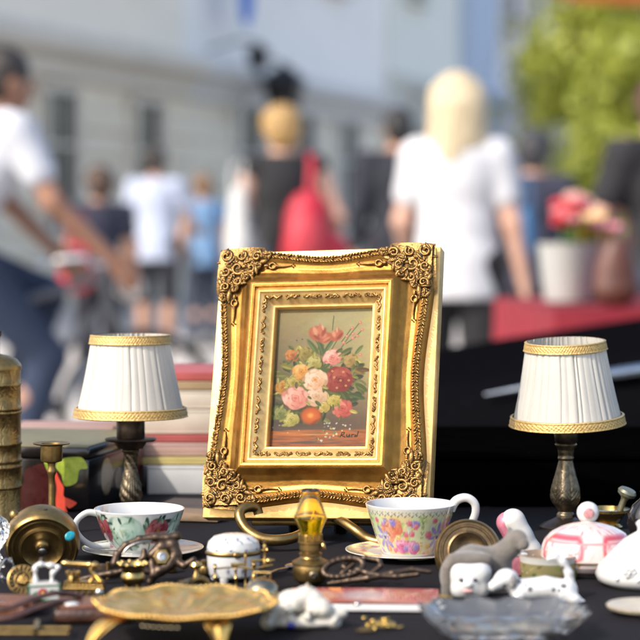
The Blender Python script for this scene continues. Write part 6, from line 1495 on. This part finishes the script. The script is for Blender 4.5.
    h = J['head']; hm = mat(key('hair', hair), hair, .55, 0, var=.25, scale=12, stretch=(6, 6, 1), bump=.5, bscale=60, bdist=.006)
    hp_ = [ell(tp(h + np.array((0, -.012, .028))), tuple(np.array((.088, .100, .098)) * s)), ell(tp(h + np.array((0, -.05, -.02))), tuple(np.array((.078, .062, .085)) * s))]
    if hair_style == 'long': hp_ = [ell(tp(h + np.array((0, -.015, .03))), tuple(np.array((.102, .112, .105)) * s)), cone(tp(h + np.array((-.02, -.06, -.02))), .09 * s, tp(h + np.array((-.02, -.085, -.22))), .062 * s), cone(tp(h + np.array((.03, -.06, -.02))), .085 * s, tp(h + np.array((.035, -.08, -.16))), .055 * s), cone(tp(h + np.array((-.045, -.075, -.2))), .05 * s, tp(h + np.array((-.06, -.085, -.3))), .03 * s), cone(tp(h + np.array((-.058, -.04, .03))), .06 * s, tp(h + np.array((-.095, -.06, -.28))), .035 * s), cone(tp(h + np.array((.058, -.04, .03))), .06 * s, tp(h + np.array((.095, -.06, -.23))), .04 * s), cone(tp(h + np.array((.03, -.07, -.1))), .05 * s, tp(h + np.array((.05, -.09, -.30))), .02 * s)]
    if hair_style == 'full': hp_ = [ell(tp(h + np.array((0, -.012, .035))), tuple(np.array((.108, .115, .10)) * s)), ell(tp(h + np.array((0, -.05, -.02))), tuple(np.array((.095, .075, .09)) * s))]
    hc_ = [(tp(h + np.array((0, .062, -.0))), (0, 1, -.55))] if hair_style != 'long' else [(tp(h + np.array((0, .062, 0))), (0, 1, -.6))]
    sdf_obj('hair', hp_, .009 * s, .02 * s, hm, g, hc_)
    for sg in (-1, 1): MB().ell(tp(h + np.array((sg * .031, .083, .006))), tuple(np.array((.011, .009, .008)) * s)).build('eye', mat('eye_white', (.7, .68, .65), .2), body)
    MB().ell(tp(h + np.array((0, .088, -.062))), tuple(np.array((.022, .008, .006)) * s)).build('mouth', mat('lips', (.38, .12, .10), .4), body)
    return g
def ppos(px, d): return Vector((at_depth(px, d, 1.0).x, d, 0))

# woman in white T-shirt, walking away
person('blonde woman in a white T-shirt and black trousers walking away with loose long hair', ppos(457, 8.75), R(-4), 1.70, dict(sh_l=(-.155, 0, 1.375), sh_r=(.155, 0, 1.375), el_l=(-.225, .02, 1.11), wr_l=(-.21, .17, .94), el_r=(.225, -.02, 1.10), wr_r=(.275, .0, .85), kn_l=(-.10, .10, .50), an_l=(-.1, .10, .09), an_r=(.1, -.16, .10), kn_r=(.10, -.02, .49)), 'fair', (.62, .62, .645), (.008, .008, .010), (.74, .60, .38), 'long', .58, .795, build=1.10)
# woman with red backpack
WB = person('short haired blonde woman in a black top carrying a red shoulder bag', ppos(284, 11.0), R(16), 1.70, dict(head=(-.01, .02, 1.58), el_r=(.27, -.07, 1.13), wr_r=(.25, .10, .93), el_l=(-.22, .05, 1.14), wr_l=(-.12, .22, 1.20)), 'fair', (.012, .012, .014), (.05, .06, .09), (.50, .30, .10), 'full', .15, .84, tank=True)
redb = mat('red_nylon', (.52, .012, .035), .6, 0, var=.15, scale=12, bump=.3, bscale=30, bdist=.006)
bp0 = WB.location; g = thing('shoulder_bag', 'bright red bag slung from one shoulder of the short haired blonde woman', 'bag', (bp0.x, bp0.y, 0), R(16))
sdf_obj('main_bag', [ell((.07, -.20, 1.07), (.12, .085, .17)), ell((.12, -.18, .95), (.18, .10, .12)), ell((.08, -.19, 1.17), (.09, .07, .09))], .01, .05, redb, g)
sdf_obj('front_pocket', [ell((.04, -.285, 1.03), (.09, .045, .12))], .009, .02, mat('coral_nylon', (.62, .05, .07), .6, 0, var=.1), g)
for sg in (1,):
    p = curve([(sg * .09, -.17, 1.22), (sg * .125, -.085, 1.41), (sg * .13, .03, 1.46), (sg * .135, .115, 1.36), (sg * .14, .12, 1.18), (sg * .16, .02, 1.02), (sg * .15, -.14, .98)]); MB().tube(p, .022, 10, flat=.5).build('strap', redb, g)
# white bag held beside her
g = thing('white_bag', 'white cloth shopping bag hanging beside the woman with the backpack', 'bag', ppos(238, 10.7))
zt = P(238, 188, 10.7).z
sdf_obj('body', [ell((0, 0, zt - .17), (.055, .03, .19)), ell((0, 0, zt - .30), (.065, .04, .12))], .008, .03, mat('white_canvas', (.6, .6, .58), .85, 0, var=.06), g); MB().tube([(-.035, 0, zt - .04), (-.03, 0, zt + .12), (.03, 0, zt + .13), (.035, 0, zt - .04)], .008, 8).build('strap', MATS['white_canvas'], g)
# far man
person('man in a white and blue T-shirt and dark shorts standing far down the street', ppos(156, 17.0), R(-8), 1.69, dict(el_r=(.25, .05, 1.14), wr_r=(.27, .2, 1.06)), 'tan', (.44, .49, .62), (.015, .016, .024), (.03, .02, .015), 'short', .6, .80, 'short', 1.05)
person('woman in a light blue top with bare arms beyond the man in shorts', ppos(203, 18.5), R(30), 1.5, None, 'fair', (.20, .36, .58), (.03, .04, .07), (.25, .14, .07), 'full', .4, .82)
person('child with brown hair and a dark navy top near the cyclist', ppos(100, 12.6), R(20), 1.42, None, 'brown', (.02, .022, .045), (.012, .012, .02), (.09, .045, .025), 'full', .5, .84)
g = thing('red_bag', 'red cloth bag hanging beside the child in navy', 'bag', ppos(77, 12.3)); zr_ = P(77, 246, 12.3).z
sdf_obj('body', [ell((0, 0, zr_ - .12), (.10, .05, .14)), ell((0, 0, zr_ - .18), (.11, .06, .09))], .01, .03, redb, g); MB().tube([(-.05, 0, zr_ - .02), (-.04, 0, zr_ + .16), (.04, 0, zr_ + .17), (.05, 0, zr_ - .02)], .01, 8).build('strap', redb, g)
person('person in a dark navy jacket standing partly behind the blonde woman', ppos(398, 13.2), R(10), 1.80, None, 'tan', (.012, .014, .024), (.015, .015, .02), (.012, .010, .010), 'short', 1.9, .80, build=1.08)
person('person in dark blue clothes walking between the blonde woman and the tree', ppos(534, 12.0), R(-20), 1.60, None, 'tan', (.015, .022, .045), (.012, .012, .018), (.03, .03, .035), 'full', 1.8, .78, build=1.05)
g = thing('blue_bag', 'small blue bag at the side of the person in dark blue', 'bag', ppos(526, 11.7)); zq = P(526, 212, 11.7).z
sdf_obj('body', [ell((0, 0, zq - .12), (.05, .04, .15))], .01, .03, mat('teal_nylon', (.02, .13, .30), .6), g); MB().tube([(-.03, 0, zq), (-.02, 0, zq + .2), (.02, 0, zq + .2), (.03, 0, zq)], .008, 8).build('strap', MATS['teal_nylon'], g)
# stall visitor at the edge
person('person in a dark charcoal T-shirt with bent forearm behind the red stall', ppos(668, 7.6), R(18), 1.64, dict(el_l=(-.27, .04, 1.12), wr_l=(-.24, .22, 1.20), head=(-.01, .03, 1.56)), 'fair', (.010, .010, .013), (.03, .04, .07), (.10, .035, .02), 'full', .55, .82, build=1.1)

# cyclist and bicycle
cyc_loc = ppos(-8, 7.9); cyc_rot = R(-62)          # facing +x, a little away
CJ = dict(pelvis=(0, -.16, .98), waist=(0, -.12, 1.11), chest=(0, -.02, 1.30), neck=(0, .03, 1.48), head=(0, .06, 1.615), sh_l=(-.18, .03, 1.43), sh_r=(.18, .03, 1.43), el_l=(-.25, .14, 1.18), wr_l=(-.26, .35, .98), el_r=(.25, .14, 1.17), wr_r=(.26, .35, .97),
          hip_l=(-.09, -.13, .95), hip_r=(.09, -.13, .95), kn_l=(-.11, .25, .82), kn_r=(.11, .17, .60), an_l=(-.11, .12, .45), an_r=(.11, .03, .19))
person('dark haired man in a white T-shirt and blue jeans riding a bicycle past the table', cyc_loc, cyc_rot, 1.72, CJ, 'brown', (.56, .58, .63), (.018, .034, .075), (.025, .018, .014), 'short', .6, .90, 'long', 1.08, shoe=(.3, .3, .3))
bk = thing('bicycle', 'grey city bicycle ridden by the man in jeans', 'bicycle', cyc_loc, cyc_rot); s = 1.72 / 1.7
fm = mat('grey_bike_paint', (.16, .17, .18), .3, .3, var=.1, coat=.5); chrome = mat('chrome', (.7, .7, .7), .15, 1, var=.05)
def V3(y, z, x=0): return Vector((x, y, z))
for wy in (-.48, .60):
    w = MB().tube([(0, wy + .335 * math.cos(t), .345 + .335 * math.sin(t)) for t in np.linspace(0, 2 * math.pi, 48, endpoint=False)], .018, 8, True).build('wheel', rubber, bk)
    MB().tube([(0, wy + .312 * math.cos(t), .345 + .312 * math.sin(t)) for t in np.linspace(0, 2 * math.pi, 48, endpoint=False)], .010, 6, True).build('rim', chrome, w)
    b = MB()
    for k in range(18): t = k * math.pi / 9; b.tube([(.02 * (-1) ** k, wy, .345), (0, wy + .31 * math.cos(t), .345 + .31 * math.sin(t))], .0016, 4)
    b.tube([(-.05, wy, .345), (.05, wy, .345)], .018, 10); b.build('spokes', chrome, w)
b = MB()
for p0, p1, r_ in (((-.05, .30), (-.18, .86), .016), ((-.05, .30), (.46, .80), .018), ((-.15, .74), (.44, .90), .016), ((.46, .80), (.43, .93), .018)): b.tube([V3(*p0), V3(*p1)], r_, 10)
for sx_ in (-.05, .05): b.tube([V3(-.48, .345, sx_), V3(-.05, .30, sx_ * .6)], .009, 8); b.tube([V3(-.48, .345, sx_), V3(-.16, .76, sx_ * .5)], .009, 8); b.tube([V3(.60, .345, sx_), V3(.50, .70, sx_), V3(.46, .80, sx_ * .3)], .010, 8)
b.build('frame', fm, bk)
sdf_obj('saddle', [ell((0, -.24, .875), (.075, .09, .03)), cone((0, -.2, .875), .035, (0, -.04, .88), .02)], .008, .03, black_metal, bk)
b = MB(); b.tube(curve([(-.28, .27, .95), (-.26, .35, .96), (-.12, .43, .97), (0, .43, .95), (.12, .43, .97), (.26, .35, .96), (.28, .27, .95)]), .012, 8); b.tube([(0, .43, .88), (0, .43, .96)], .014, 8); b.build('handlebar', chrome, bk)
MB().ell((0, .55, .86), (.05, .06, .05)).build('headlamp', chrome, bk)
b = MB(); b.tube([(.06, -.05, .30), (.07, 0, .15)], .01, 8); b.tube([(-.06, -.05, .30), (-.07, .05, .44)], .01, 8); b.tube([(-.07, -.05, .30), (.07, -.05, .30)], .02, 10); b.lathe([(.09, -.003), (.09, .003)], 30, Matrix.Translation((.05, -.05, .30)) @ Matrix.Rotation(R(90), 4, 'Y')); b.build('crankset', chrome, bk)
for sx_, y, z in ((.12, .0, .13), (-.12, .08, .40)): MB().box((sx_, y, z), (.09, .08, .025), .006).build('pedal', black_metal, bk)

# ------------------------------------------------------------------ light
sun_dir = Vector((-.70, -.60, .80)).normalized()
sd_ = bpy.data.lights.new('sun', 'SUN'); so = bpy.data.objects.new('sun', sd_); C.objects.link(so); sd_.energy = 2.0; sd_.angle = R(.53); sd_.color = (1, .95, .87)
so.rotation_mode = 'QUATERNION'; so.rotation_quaternion = sun_dir.to_track_quat('Z', 'Y'); so.location = (-3, -3, 6)
w = bpy.data.worlds.new('World'); SC.world = w; w.use_nodes = True; nt = w.node_tree; sky = nt.nodes.new('ShaderNodeTexSky'); sky.sky_type = 'NISHITA'; sky.sun_disc = False
sky.sun_elevation = math.asin(sun_dir.z); sky.sun_rotation = math.atan2(sun_dir.x, sun_dir.y) % (2 * math.pi); sky.air_density = 1; sky.dust_density = 3
nt.links.new(sky.outputs[0], nt.nodes['Background'].inputs[0]); nt.nodes['Background'].inputs[1].default_value = .15
SC.render.engine = 'CYCLES'; SC.cycles.use_denoising = True
try: SC.cycles.denoiser = 'OPENIMAGEDENOISE'
except Exception: pass
SC.cycles.max_bounces = 10; SC.cycles.transmission_bounces = 10; SC.cycles.sample_clamp_indirect = 6
SC.cycles.caustics_reflective = True; SC.cycles.caustics_refractive = True
vs_ = SC.view_settings; vs_.view_transform = 'Standard'; vs_.look = 'None'; vs_.gamma = 1; vs_.use_curve_mapping = False; vs_.exposure = 1.22
